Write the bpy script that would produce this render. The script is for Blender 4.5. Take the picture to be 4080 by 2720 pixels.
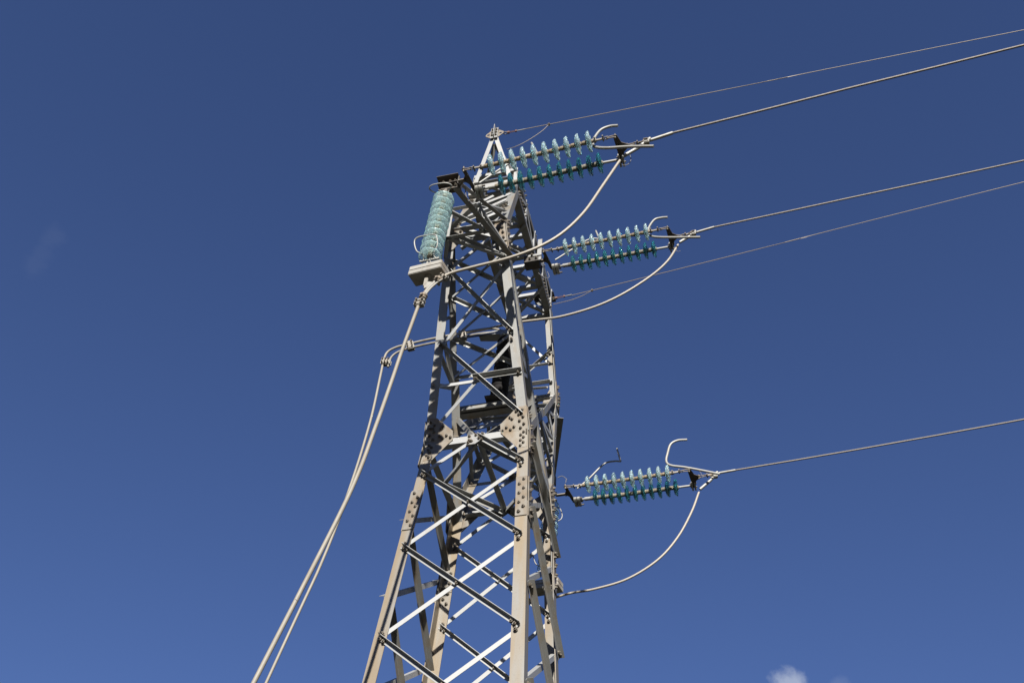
import bpy, bmesh, math, random
from mathutils import Vector, Matrix
random.seed(7)
for o in list(bpy.data.objects): bpy.data.objects.remove(o)
scn = bpy.context.scene
COL = scn.collection
SC = 0.709                      # metres per survey unit
V = Vector

# ------------------------------------------------------------------ camera
CAM = V((4.64620526, -13.49389702, -12.88951613))
FW = V((-0.19783992, 0.59837295, 0.77640787))
RT = V((0.96796157, 0.24420177, 0.0584457))
UP = V((0.15462785, -0.76309587, 0.62751488))
FPX = 4283.3
GROUND = -12.88951613 - 1.6 / SC
cd = bpy.data.cameras.new('camera')
cam = bpy.data.objects.new('camera', cd); COL.objects.link(cam)
cd.sensor_fit = 'HORIZONTAL'; cd.sensor_width = 36.0; cd.lens = FPX / 4080 * 36.0
cd.clip_start = 0.1; cd.clip_end = 5000
UP_ = RT.cross(FW)
m = Matrix.Identity(4)
for i in range(3):
    m[i][0] = RT[i]; m[i][1] = UP_[i]; m[i][2] = -FW[i]; m[i][3] = CAM[i] * SC
cam.matrix_world = m
scn.camera = cam

# ------------------------------------------------------------------ light
SUN = V((0.245, -1.0, 0.43)).normalized()
EL = math.asin(SUN.z); AZ = math.atan2(SUN.x, SUN.y)
w = bpy.data.worlds.new("World"); scn.world = w; w.use_nodes = True
nt = w.node_tree; nt.nodes.clear()
sky = nt.nodes.new('ShaderNodeTexSky'); sky.sky_type = 'NISHITA'; sky.sun_disc = False
sky.sun_elevation = EL; sky.sun_rotation = AZ; sky.altitude = 0
sky.air_density = 1.0; sky.dust_density = 0.0; sky.ozone_density = 3.0
bg = nt.nodes.new('ShaderNodeBackground'); bg.inputs[1].default_value = 0.050
outw = nt.nodes.new('ShaderNodeOutputWorld')
nt.links.new(bg.outputs[0], outw.inputs[0])

def pix_dir(px, py):
    return (FW + RT * ((px - 2040) / FPX) - UP * ((py - 1360) / FPX)).normalized()

# thin wisps of cloud: soft noise patches standing at fixed directions of the sky
tc = nt.nodes.new('ShaderNodeTexCoord')
def wnode(t, **k):
    n = nt.nodes.new(t)
    for a, b in k.items(): setattr(n, a, b)
    return n
noise = wnode('ShaderNodeTexNoise'); noise.inputs['Scale'].default_value = 34
noise.inputs['Detail'].default_value = 8; noise.inputs['Roughness'].default_value = 0.62
nt.links.new(tc.outputs['Generated'], noise.inputs['Vector'])
total = None
for (px, py, rad, amt, lo) in [(3160, 2738, 0.036, 0.60, 0.40), (3340, 2735, 0.022, 0.10, 0.44), (215, 950, 0.030, 0.022, 0.46),
                               (140, 1070, 0.030, 0.022, 0.46), (170, 1010, 0.024, 0.018, 0.46)]:
    d = pix_dir(px, py)
    dist = wnode('ShaderNodeVectorMath', operation='DISTANCE')
    nt.links.new(tc.outputs['Generated'], dist.inputs[0]); dist.inputs[1].default_value = d
    mr = wnode('ShaderNodeMapRange', interpolation_type='SMOOTHSTEP')
    nt.links.new(dist.outputs['Value'], mr.inputs['Value'])
    mr.inputs['From Min'].default_value = 0.0; mr.inputs['From Max'].default_value = rad
    mr.inputs['To Min'].default_value = 0.26; mr.inputs['To Max'].default_value = -0.40
    ad = wnode('ShaderNodeMath', operation='ADD')
    nt.links.new(noise.outputs['Fac'], ad.inputs[0]); nt.links.new(mr.outputs[0], ad.inputs[1])
    m2 = wnode('ShaderNodeMapRange', interpolation_type='SMOOTHSTEP')
    nt.links.new(ad.outputs[0], m2.inputs['Value'])
    m2.inputs['From Min'].default_value = lo; m2.inputs['From Max'].default_value = lo + 0.38
    m2.inputs['To Max'].default_value = amt
    if total is None: total = m2.outputs[0]
    else:
        mx = wnode('ShaderNodeMath', operation='MAXIMUM')
        nt.links.new(total, mx.inputs[0]); nt.links.new(m2.outputs[0], mx.inputs[1]); total = mx.outputs[0]
mixc = wnode('ShaderNodeMix', data_type='RGBA')
nt.links.new(total, mixc.inputs['Factor'])
tint = wnode('ShaderNodeMix', data_type='RGBA', blend_type='MULTIPLY'); tint.inputs['Factor'].default_value = 1
tint.inputs['B'].default_value = (0.79, 0.82, 1.14, 1); nt.links.new(sky.outputs[0], tint.inputs['A'])
nt.links.new(tint.outputs['Result'], mixc.inputs['A']); mixc.inputs['B'].default_value = (5.4, 6.0, 7.2, 1)
nt.links.new(mixc.outputs['Result'], bg.inputs[0])

sl = bpy.data.lights.new('sun', 'SUN'); sl.energy = 5.0; sl.angle = math.radians(0.53); sl.color = (1.0, 0.955, 0.89)
so = bpy.data.objects.new('sun', sl); COL.objects.link(so)
so.rotation_euler = SUN.to_track_quat('Z', 'Y').to_euler(); so.location = SUN * 60
scn.view_settings.view_transform = 'Standard'; scn.view_settings.look = 'None'
scn.view_settings.exposure = 1.03; scn.view_settings.gamma = 1.0
scn.render.engine = 'CYCLES'
scn.cycles.max_bounces = 14; scn.cycles.transmission_bounces = 12; scn.cycles.transparent_max_bounces = 12

# ------------------------------------------------------------------ survey helpers (units -> metres on build)
def ray(px, py): return FW + RT * ((px - 2040) / FPX) - UP * ((py - 1360) / FPX)
def at(px, py, x=None, y=None, z=None):
    r = ray(px, py)
    if x is not None: t = (x - CAM.x) / r.x
    elif y is not None: t = (y - CAM.y) / r.y
    else: t = (z - CAM.z) / r.z
    return CAM + r * t
def on_plane(px, py, p0, n):
    r = ray(px, py); t = (V(p0) - CAM).dot(n) / r.dot(n); return CAM + r * t

# ------------------------------------------------------------------ materials
def mat(name, base, rough=0.5, metal=0.0, spec=0.5):
    mt = bpy.data.materials.new(name); mt.use_nodes = True
    b = mt.node_tree.nodes['Principled BSDF']
    b.inputs['Base Color'].default_value = (*base, 1); b.inputs['Roughness'].default_value = rough
    b.inputs['Metallic'].default_value = metal; b.inputs['Specular IOR Level'].default_value = spec
    return mt
def steel(name, c1, c2, stain, stain_amt, rough=0.5, metal=0.25, streak=(4.5, 4.5, 0.45)):
    """galvanised steel: crystalline spangle, water streaks, dust stain"""
    mt = mat(name, c1, rough, metal); t = mt.node_tree; b = t.nodes['Principled BSDF']
    tcn = t.nodes.new('ShaderNodeTexCoord')
    n1 = t.nodes.new('ShaderNodeTexNoise'); n1.inputs['Scale'].default_value = 5; n1.inputs['Detail'].default_value = 8
    n1.inputs['Roughness'].default_value = 0.7
    t.links.new(tcn.outputs['Object'], n1.inputs['Vector'])
    mx = t.nodes.new('ShaderNodeMix'); mx.data_type = 'RGBA'
    mx.inputs['A'].default_value = (*c1, 1); mx.inputs['B'].default_value = (*c2, 1)
    r1 = t.nodes.new('ShaderNodeMapRange'); r1.inputs['From Min'].default_value = 0.25; r1.inputs['From Max'].default_value = 0.75
    t.links.new(n1.outputs['Fac'], r1.inputs['Value']); t.links.new(r1.outputs[0], mx.inputs['Factor'])
    mp = t.nodes.new('ShaderNodeMapping'); mp.inputs['Scale'].default_value = streak
    t.links.new(tcn.outputs['Object'], mp.inputs['Vector'])
    n2 = t.nodes.new('ShaderNodeTexNoise'); n2.inputs['Scale'].default_value = 1.6; n2.inputs['Detail'].default_value = 7
    n2.inputs['Roughness'].default_value = 0.5
    t.links.new(mp.outputs[0], n2.inputs['Vector'])
    r2 = t.nodes.new('ShaderNodeMapRange'); r2.inputs['From Min'].default_value = 0.64 - 0.34 * stain_amt
    r2.inputs['From Max'].default_value = 0.84 - 0.30 * stain_amt; r2.inputs['To Max'].default_value = 0.9
    t.links.new(n2.outputs['Fac'], r2.inputs['Value'])
    m2 = t.nodes.new('ShaderNodeMix'); m2.data_type = 'RGBA'; m2.inputs['B'].default_value = (*stain, 1)
    t.links.new(mx.outputs['Result'], m2.inputs['A']); t.links.new(r2.outputs[0], m2.inputs['Factor'])
    # small dark specks of grime
    n3 = t.nodes.new('ShaderNodeTexNoise'); n3.inputs['Scale'].default_value = 60; n3.inputs['Detail'].default_value = 3
    t.links.new(tcn.outputs['Object'], n3.inputs['Vector'])
    r3 = t.nodes.new('ShaderNodeMapRange'); r3.inputs['From Min'].default_value = 0.25; r3.inputs['From Max'].default_value = 0.45
    r3.inputs['To Min'].default_value = 0.88
    t.links.new(n3.outputs['Fac'], r3.inputs['Value'])
    m3 = t.nodes.new('ShaderNodeMix'); m3.data_type = 'RGBA'; m3.blend_type = 'MULTIPLY'; m3.inputs['Factor'].default_value = 1
    t.links.new(m2.outputs['Result'], m3.inputs['A']); t.links.new(r3.outputs[0], m3.inputs['B'])
    oi = t.nodes.new('ShaderNodeObjectInfo'); ro = t.nodes.new('ShaderNodeMapRange'); ro.inputs['To Min'].default_value = 0.84; ro.inputs['To Max'].default_value = 1.04
    t.links.new(oi.outputs['Random'], ro.inputs['Value'])
    m4 = t.nodes.new('ShaderNodeMix'); m4.data_type = 'RGBA'; m4.blend_type = 'MULTIPLY'; m4.inputs['Factor'].default_value = 1
    t.links.new(m3.outputs['Result'], m4.inputs['A']); t.links.new(ro.outputs[0], m4.inputs['B'])
    t.links.new(m4.outputs['Result'], b.inputs['Base Color'])
    r4 = t.nodes.new('ShaderNodeMapRange'); r4.inputs['To Min'].default_value = rough - 0.12; r4.inputs['To Max'].default_value = rough + 0.18
    t.links.new(n1.outputs['Fac'], r4.inputs['Value']); t.links.new(r4.outputs[0], b.inputs['Roughness'])
    bp = t.nodes.new('ShaderNodeBump'); bp.inputs['Strength'].default_value = 0.12; bp.inputs['Distance'].default_value = 0.004
    t.links.new(n1.outputs['Fac'], bp.inputs['Height']); t.links.new(bp.outputs[0], b.inputs['Normal'])
    return mt
TAN = (0.192, 0.148, 0.092)
M_LEG = steel('dusty galvanised steel', (0.207, 0.207, 0.195), (0.179, 0.179, 0.170), TAN, 0.46)
M_LEGB = steel('stained galvanised steel', (0.203, 0.199, 0.184), (0.176, 0.168, 0.150), TAN, 0.9)
M_BR = steel('galvanised steel', (0.301, 0.304, 0.296), (0.263, 0.265, 0.257), (0.243, 0.219, 0.180), 0.2)
M_PLATE = steel('rust dusted steel plate', (0.210, 0.198, 0.174), (0.168, 0.149, 0.119), (0.149, 0.110, 0.068), 0.72, streak=(5, 5, 2.2))
M_PALEPL = steel('pale steel plate', (0.265, 0.265, 0.256), (0.239, 0.239, 0.230), TAN, 0.2)
M_BOLT = steel('dusty bolt', (0.146, 0.127, 0.099), (0.109, 0.094, 0.073), (0.080, 0.062, 0.043), 0.5, 0.5)
M_FIT = steel('forged line fitting', (0.211, 0.194, 0.164), (0.146, 0.129, 0.106), (0.159, 0.112, 0.070), 0.5, 0.55)
M_DARK = steel('dark weathered steel', (0.077, 0.068, 0.059), (0.052, 0.047, 0.041), (0.094, 0.064, 0.041), 0.4, 0.6)
M_ROD = steel('pale aluminium rod', (0.291, 0.289, 0.269), (0.256, 0.252, 0.230), (0.221, 0.195, 0.150), 0.3, 0.45)
M_CAP = steel('dusty tan insulator cap', (0.211, 0.161, 0.100), (0.170, 0.129, 0.079), (0.235, 0.188, 0.123), 0.6, 0.75, metal=0.0)
M_CAP2 = steel('grey tan insulator cap', (0.205, 0.188, 0.146), (0.159, 0.144, 0.112), (0.176, 0.135, 0.082), 0.45, 0.7, metal=0.0)
M_WEIGHT = steel('painted cast weight', (0.265, 0.256, 0.230), (0.230, 0.221, 0.195), (0.186, 0.150, 0.110), 0.35, 0.6, metal=0.0)
M_DOWN = steel('dull sheathed cable', (0.235, 0.218, 0.180), (0.205, 0.185, 0.150), (0.175, 0.145, 0.105), 0.35, 0.6, metal=0.05)
M_RUST = mat('rusty turnbuckle', (0.10, 0.045, 0.03), 0.7)
M_BLACK = mat('black silicone', (0.012, 0.010, 0.010), 0.75)  # black rubber, its tone deepened for the shade inside the window
M_BWIRE = mat('dark bonding wire', (0.100, 0.100, 0.110), 0.6)
def cable_mat(name, c1, c2):
    mt = mat(name, c1, 0.5, 0.15); t = mt.node_tree; b = t.nodes['Principled BSDF']
    uv = t.nodes.new('ShaderNodeUVMap')
    sp = t.nodes.new('ShaderNodeSeparateXYZ'); t.links.new(uv.outputs[0], sp.inputs[0])
    a = t.nodes.new('ShaderNodeMath'); a.operation = 'MULTIPLY_ADD'; a.inputs[1].default_value = 75.0
    t.links.new(sp.outputs[1], a.inputs[0])
    c = t.nodes.new('ShaderNodeMath'); c.operation = 'MULTIPLY'; c.inputs[1].default_value = 14 * 2 * math.pi
    t.links.new(sp.outputs[0], c.inputs[0]); t.links.new(c.outputs[0], a.inputs[2])
    s = t.nodes.new('ShaderNodeMath'); s.operation = 'SINE'; t.links.new(a.outputs[0], s.inputs[0])
    mr = t.nodes.new('ShaderNodeMapRange'); mr.inputs['From Min'].default_value = -1
    t.links.new(s.outputs[0], mr.inputs['Value'])
    pw = t.nodes.new('ShaderNodeMath'); pw.operation = 'POWER'; pw.inputs[1].default_value = 0.45
    t.links.new(mr.outputs[0], pw.inputs[0])
    mx = t.nodes.new('ShaderNodeMix'); mx.data_type = 'RGBA'
    mx.inputs['A'].default_value = (*c2, 1); mx.inputs['B'].default_value = (*c1, 1)
    t.links.new(pw.outputs[0], mx.inputs['Factor']); t.links.new(mx.outputs['Result'], b.inputs['Base Color'])
    bp = t.nodes.new('ShaderNodeBump'); bp.inputs['Strength'].default_value = 0.35; bp.inputs['Distance'].default_value = 0.003
    t.links.new(pw.outputs[0], bp.inputs['Height']); t.links.new(bp.outputs[0], b.inputs['Normal'])
    return mt
M_CABLE = cable_mat('stranded aluminium cable', (0.297, 0.269, 0.224), (0.207, 0.179, 0.141))
M_WIRE = cable_mat('stranded conductor', (0.148, 0.130, 0.106), (0.085, 0.070, 0.056))
M_EW = mat('steel earth wire', (0.203, 0.168, 0.124), 0.5, 0.1)
def glass(name, absorb, density, body, dens):
    """clear toughened glass, coloured by the depth of glass looked through, milky diffuse mix stands in for sun glints inside"""
    mt = bpy.data.materials.new(name); mt.use_nodes = True; t = mt.node_tree; b = t.nodes['Principled BSDF']
    b.inputs['Base Color'].default_value = (1, 1, 1, 1); b.inputs['Roughness'].default_value = 0.10 if name.startswith('sea') else 0.05
    b.inputs['IOR'].default_value = 1.5; b.inputs['Transmission Weight'].default_value = 1.0
    n = t.nodes.new('ShaderNodeTexNoise'); n.inputs['Scale'].default_value = 24; n.inputs['Detail'].default_value = 4
    tcn = t.nodes.new('ShaderNodeTexCoord'); t.links.new(tcn.outputs['Object'], n.inputs['Vector'])
    d = t.nodes.new('ShaderNodeBsdfDiffuse'); d.inputs[0].default_value = (*body, 1)
    tl = t.nodes.new('ShaderNodeBsdfTranslucent'); tl.inputs[0].default_value = (*body, 1)
    md = t.nodes.new('ShaderNodeMixShader'); md.inputs[0].default_value = 0.4
    t.links.new(d.outputs[0], md.inputs[1]); t.links.new(tl.outputs[0], md.inputs[2])
    mr = t.nodes.new('ShaderNodeMapRange'); mr.inputs['From Min'].default_value = 0.3; mr.inputs['From Max'].default_value = 0.7
    mr.inputs['To Min'].default_value = dens * 0.9; mr.inputs['To Max'].default_value = dens * 1.1
    t.links.new(n.outputs['Fac'], mr.inputs['Value'])
    ms = t.nodes.new('ShaderNodeMixShader'); out = t.nodes['Material Output']
    t.links.new(mr.outputs[0], ms.inputs[0]); t.links.new(b.outputs[0], ms.inputs[1]); t.links.new(md.outputs[0], ms.inputs[2])
    t.links.new(ms.outputs[0], out.inputs[0])
    va = t.nodes.new('ShaderNodeVolumeAbsorption'); va.inputs[0].default_value = (*absorb, 1); va.inputs[1].default_value = density
    t.links.new(va.outputs[0], out.inputs[1])
    return mt
G_PALE = glass('pale aqua glass', (0.10, 0.86, 0.90), 9.0, (0.68, 0.80, 0.82), 0.25)
G_TEAL = glass('deep teal glass', (0.0, 0.60, 0.62), 16.0, (0.05, 0.32, 0.36), 0.15)
G_SUSP = glass('sea green glass', (0.05, 0.84, 0.84), 6.0, (0.62, 0.76, 0.75), 0.31)

# ------------------------------------------------------------------ mesh helpers
class MB:
    def __init__(s): s.v = []; s.f = []; s.uv = {}; s.smooth = []
    def add(s, verts, faces, smooth=False, uvs=None):
        n = len(s.v); s.v += [tuple(v) for v in verts]
        for i, f in enumerate(faces):
            s.f.append([a + n for a in f]); s.smooth.append(smooth)
            if uvs: s.uv[len(s.f) - 1] = uvs[i]
    def build(s, name, m, parent=None, origin=None):
        """verts are in units; origin (units) becomes the object's location"""
        if origin is None:
            origin = sum((V(v) for v in s.v), V()) / max(1, len(s.v)) if parent is None else V((0, 0, 0))
        origin = V(origin)
        me = bpy.data.meshes.new(name)
        me.from_pydata([((V(v) - origin) * SC)[:] for v in s.v], [], s.f)
        me.polygons.foreach_set('use_smooth', s.smooth)
        if s.uv:
            ul = me.uv_layers.new(name='UVMap')
            for p in me.polygons:
                if p.index in s.uv:
                    for k, li in enumerate(p.loop_indices): ul.data[li].uv = s.uv[p.index][k]
        me.validate(); me.update()
        bm = bmesh.new(); bm.from_mesh(me); bmesh.ops.recalc_face_normals(bm, faces=bm.faces); bm.to_mesh(me); bm.free()
        me.materials.append(m)
        o = bpy.data.objects.new(name, me); COL.objects.link(o)
        if parent is not None:
            o.parent = parent; o.location = (origin - V(parent['o'] if 'o' in parent else (0, 0, 0))) * SC if False else V((0, 0, 0))
            # children are authored in world units: undo the parent's own origin
            po = ORI.get(parent.name, V((0, 0, 0)))
            me.transform(Matrix.Translation((origin - po) * SC)); ORI[o.name] = po
        else:
            o.location = origin * SC; ORI[o.name] = origin
        return o
ORI = {}
def tag(o, label=None, cat=None, group=None, kind=None):
    if label: o['label'] = label
    if cat: o['category'] = cat
    if group: o['group'] = group
    if kind: o['kind'] = kind
    return o
def empty(name, loc, label, cat, group=None):
    o = bpy.data.objects.new(name, None); COL.objects.link(o); o.location = V(loc) * SC
    o.empty_display_size = 0.2; ORI[o.name] = V(loc)
    return tag(o, label, cat, group)
def frame(a, hint=None):
    a = V(a).normalized(); h = V(hint) if hint is not None else (V((0, 0, 1)) if abs(a.z) < 0.9 else V((1, 0, 0)))
    u = (h - a * h.dot(a)).normalized(); return a, u, a.cross(u)
def angle(mb, p0, p1, du, dv, wu=0.085, wv=None, t=0.012, cut=0.0):
    """L section with its heel on p0-p1, flanges towards du and dv"""
    wv = wu if wv is None else wv
    p0, p1 = V(p0), V(p1); a = (p1 - p0).normalized()
    u = V(du) - a * V(du).dot(a); u.normalize()
    v = V(dv) - a * V(dv).dot(a); v = v - u * v.dot(u); v.normalize()
    prof = [(0, 0), (wu, 0), (wu, t * .8), (t * 1.5, t), (t, t * 1.5), (t * .8, wv), (0, wv)]
    vs = [p + u * x + v * y for p in (p0, p1) for x, y in prof]; n = len(prof)
    fs = [(i, (i + 1) % n, n + (i + 1) % n, n + i) for i in range(n)] + [tuple(range(n))[::-1], tuple(range(n, 2 * n))]
    mb.add(vs, fs)
def slab(mb, poly, n, t):
    """polygon (3D, nearly planar) thickened by t along n"""
    n = V(n).normalized(); k = len(poly); vs = [V(p) for p in poly] + [V(p) + n * t for p in poly]
    mb.add(vs, [tuple(range(k)), tuple(range(k, 2 * k))[::-1]] + [(i, (i + 1) % k, k + (i + 1) % k, k + i) for i in range(k)])
def box(mb, c, ax, ay, az, bev=0.0):
    """centre + three half vectors"""
    c = V(c); ax, ay, az = V(ax), V(ay), V(az)
    if bev <= 0:
        vs = [c + ax * i + ay * j + az * k for k in (-1, 1) for j in (-1, 1) for i in (-1, 1)]
        mb.add(vs, [(0, 1, 3, 2), (4, 6, 7, 5), (0, 4, 5, 1), (2, 3, 7, 6), (0, 2, 6, 4), (1, 5, 7, 3)]); return
    bm = bmesh.new(); bmesh.ops.create_cube(bm, size=2)
    mm = Matrix(((ax.x, ay.x, az.x, c.x), (ax.y, ay.y, az.y, c.y), (ax.z, ay.z, az.z, c.z), (0, 0, 0, 1)))
    bmesh.ops.transform(bm, matrix=mm, verts=bm.verts)
    bmesh.ops.bevel(bm, geom=list(bm.edges), offset=bev, segments=2, affect='EDGES')
    bm.verts.index_update(); mb.add([v.co.copy() for v in bm.verts], [[v.index for v in f.verts] for f in bm.faces]); bm.free()
def smooth_path(pts, n=8):
    pts = [V(p) for p in pts]
    if len(pts) < 3: return pts
    P = [pts[0] * 2 - pts[1]] + pts + [pts[-1] * 2 - pts[-2]]; out = []
    for i in range(1, len(P) - 2):
        a, b, c, d = P[i - 1:i + 3]
        for k in range(n):
            t = k / n
            out.append(0.5 * ((2 * b) + (c - a) * t + (2 * a - 5 * b + 4 * c - d) * t * t + (-a + 3 * b - 3 * c + d) * t ** 3))
    out.append(pts[-1]); return out
def tube(mb, pts, r, seg=12, sm=True, n=8, cap=True, rfun=None):
    pts = smooth_path(pts, n) if sm else [V(p) for p in pts]
    a0 = (pts[1] - pts[0]).normalized(); _, u, v = frame(a0); rings = []; L = 0; prev = a0; vs = []; us = []
    for i, p in enumerate(pts):
        a = (pts[min(i + 1, len(pts) - 1)] - pts[max(i - 1, 0)]).normalized()
        q = prev.rotation_difference(a); u = q @ u; u = (u - a * u.dot(a)).normalized(); v = a.cross(u); prev = a
        if i: L += (p - pts[i - 1]).length
        rr = r if rfun is None else rfun(i / (len(pts) - 1))
        vs += [p + (u * math.cos(2 * math.pi * k / seg) + v * math.sin(2 * math.pi * k / seg)) * rr for k in range(seg)]
        us.append(L * SC)
    fs = []; uvs = []
    for i in range(len(pts) - 1):
        for k in range(seg):
            k2 = (k + 1) % seg
            fs.append((i * seg + k, i * seg + k2, (i + 1) * seg + k2, (i + 1) * seg + k))
            uvs.append([(k / seg, us[i]), ((k + 1) / seg, us[i]), ((k + 1) / seg, us[i + 1]), (k / seg, us[i + 1])])
    mb.add(vs, fs, True, uvs)
    if cap:
        mb.add(vs[:seg], [tuple(range(seg))[::-1]]); mb.add(vs[-seg:], [tuple(range(seg))])
def lathe(mb, c, axis, prof, seg=32, hint=None):
    """prof: (radius, height along axis)"""
    a, u, v = frame(axis, hint); c = V(c); n = len(prof)
    vs = [c + a * h + (u * math.cos(2 * math.pi * k / seg) + v * math.sin(2 * math.pi * k / seg)) * max(r, 1e-4) for r, h in prof for k in range(seg)]
    fs = [(i * seg + k, i * seg + (k + 1) % seg, (i + 1) * seg + (k + 1) % seg, (i + 1) * seg + k) for i in range(n - 1) for k in range(seg)]
    mb.add(vs, fs, True)
def bolt(mb, p, n, s=0.030):
    """hex nut + threaded end standing on a plate"""
    a, u, v = frame(n); p = V(p); vs = []; s2 = s * 1.0
    r0 = random.random()
    for h, r in ((0, s2 * 1.25), (s2 * .12, s2 * 1.25), (s2 * .12, s2 * .95), (s2 * 1.0, s2 * .95), (s2 * 1.0, s2 * .45), (s2 * 1.7, s2 * .45)):
        vs += [p + a * h + (u * math.cos(math.pi / 3 * k + r0) + v * math.sin(math.pi / 3 * k + r0)) * r for k in range(6)]
    fs = [(i * 6 + k, i * 6 + (k + 1) % 6, (i + 1) * 6 + (k + 1) % 6, (i + 1) * 6 + k) for i in range(5) for k in range(6)] + [tuple(range(30, 36))]
    mb.add(vs, fs)

# ------------------------------------------------------------------ ground
gm = steel('dry ground', (0.034, 0.030, 0.018), (0.024, 0.026, 0.013), (0.045, 0.038, 0.022), 0.5, 0.95, metal=0.0, streak=(.2, .2, .2))
g = MB(); S_ = 4000
NG = 40
g.add([V((-S_ + 2 * S_ * i / NG, -S_ + 2 * S_ * j / NG, GROUND + (0 if abs(i - NG / 2) < 3 and abs(j - NG / 2) < 3 else random.uniform(-8, 2)))) for j in range(NG + 1) for i in range(NG + 1)],
      [(j * (NG + 1) + i, j * (NG + 1) + i + 1, (j + 1) * (NG + 1) + i + 1, (j + 1) * (NG + 1) + i) for j in range(NG) for i in range(NG)], True)
tag(g.build('ground', gm), kind='structure')

h_ = MB(); NH = 96; vs = []  # added dark ring, out of view, blocks horizon glow that would fill the undersides
for k in range(NH):
    a = 2 * math.pi * k / NH
    for j, (rr, hh) in enumerate(((900, 0), (1300, .45), (1800, 1.0), (2300, .7))):
        n_ = 1 + .16 * math.sin(3 * a + 1) + .10 * math.sin(7 * a + j) + .07 * math.sin(13 * a + 2 * j) + random.uniform(-.03, .03)
        vs.append(V((math.cos(a) * rr * (1 + .05 * math.sin(5 * a)), math.sin(a) * rr * (1 + .05 * math.sin(5 * a)), GROUND - 4 + 470 * hh * n_)))
h_.add(vs, [(k * 4 + j, k * 4 + j + 1, ((k + 1) % NH) * 4 + j + 1, ((k + 1) % NH) * 4 + j) for k in range(NH) for j in range(3)], True)
hm = steel('dark horizon blocker', (0.045, 0.05, 0.022), (0.03, 0.036, 0.016), (0.08, 0.065, 0.04), 0.4, 0.95, metal=0.0, streak=(.02, .02, .02))
tag(h_.build('horizon_blocker', hm), kind='structure')

# ------------------------------------------------------------------ lattice tower
T = empty('lattice_tower', (0, 0, GROUND), 'tall grey galvanised steel lattice pylon with tan stained legs and forked head', 'pylon')
KL = 0.0447; YR = 0.9926; ZW = 0.80
def W(z): return 1 - KL * z
def hl(sx, sy, z):                      # heel of a lower leg
    if z <= ZW: return V((sx * W(z), sy * W(z) * YR, z))
WX, WY = W(ZW), W(ZW) * YR
GX, GY, GZ = 0.61, 2.42, 5.32           # outer knee of the fork
FX, FY, FZ = 0.545, 1.76, 7.72          # corner where fork meets the bridge
TZ = 8.62                               # top chord of the bridge
def fork(sx, sy, z):
    if z <= GZ:
        t = (z - ZW) / (GZ - ZW); return V((sx * (WX + (GX - WX) * t), sy * (WY + (GY - WY) * t), z))
    t = (z - GZ) / (FZ - GZ); return V((sx * (GX + (FX - GX) * t), sy * (GY + (FY - GY) * t), z))
def node(sx, sy, z): return hl(sx, sy, z) if z <= ZW else fork(sx, sy, z)
def fjoint(sx, sy, z, d=0.12):           # point on the y face, inset from heel
    p = node(sx, sy, z); return V((p.x - sx * d, p.y, p.z))
def sjoint(sx, sy, z, d=0.12):
    p = node(sx, sy, z); return V((p.x, p.y - sy * d, p.z))
NF = V((0, -1, 0))
BOLTS = []                              # (point, normal)
def add_bolts(pts, n):
    for p in pts: BOLTS.append((V(p), V(n)))

for sx in (-1, 1):
    for sy in (-1, 1):
        mb = MB()
        angle(mb, hl(sx, sy, GROUND - .3), hl(sx, sy, -0.95), (-sx, 0, 0), (0, -sy, 0), 0.205, t=0.018)
        angle(mb, hl(sx, sy, -0.95) + V((-sx * .012, -sy * .012, 0)), node(sx, sy, ZW) + V((-sx * .012, -sy * .012, 0)), (-sx, 0, 0), (0, -sy, 0), 0.19, t=0.018)
        mb.build('leg', M_LEGB, T)
        mb = MB()
        angle(mb, node(sx, sy, ZW), fork(sx, sy, GZ), (-sx, 0, 0), (0, -sy, 0), 0.172, t=0.016)
        angle(mb, fork(sx, sy, GZ) + V((0, 0, .002)), fork(sx, sy, FZ + .1), (-sx, 0, 0), (0, -sy, 0), 0.172, t=0.016)
        mb.build('fork_leg', M_LEG, T)
        # inner leg crosses over to the other side of the waist
        mb = MB()
        p0 = V((sx * .945, -sy * .93, .62)); p1 = V((sx * .60, sy * 2.30, 5.22))
        tt = .52; pm = p0.lerp(p1, tt)
        angle(mb, p0, pm, (-sx, 0, 0), (0, sy * .7, 1), 0.165, t=0.016)
        angle(mb, pm + V((sx * .016, 0, 0)), p1, (-sx, 0, 0), (0, sy * .7, 1), 0.135, t=0.016)
        mb.build('inner_fork_leg', M_LEG, T)

def brace_y(mb, p, q, sy, outward, w=0.078, t=0.010, off=0.018, bolts=2, wv=None):
    """diagonal on a y face. p,q on face. outward: outstanding flange points away from the tower"""
    p, q = V(p), V(q); a = (q - p).normalized()
    n = V((0, sy, 0)); dn = a.cross(n); dn = dn if dn.z < 0 else -dn; dn.normalize()
    seen = outward == (sy < 0)                 # outstanding flange towards the near side
    if wv is None: wv = (w * 1.28 if p.z > ZW + .2 or q.z > ZW + .2 else w * 1.12) if seen else w
    if seen: w = w * (.72 if p.z > ZW + .2 or q.z > ZW + .2 else .88)
    o = n * (off if outward else -off - 0.002) - dn * w * .5
    e = a * .045
    angle(mb, p + o - e, q + o + e, dn, n * (1 if outward else -1), w, wv, t=t)
    if bolts:
        s = V((0, -1, 0)); lift = s * ((off + t) if (outward == (sy < 0)) else (off + .018))
        # nuts are seen on the camera side of each joint
        base = n * 0
        for c, d in ((p, 1), (q, -1)):
            for k in range(bolts):
                add_bolts([c + a * d * (.02 + .075 * k) + dn * .012 + V((0, -1, 0)) * (off + t + .002)], (0, -1, 0))
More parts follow.
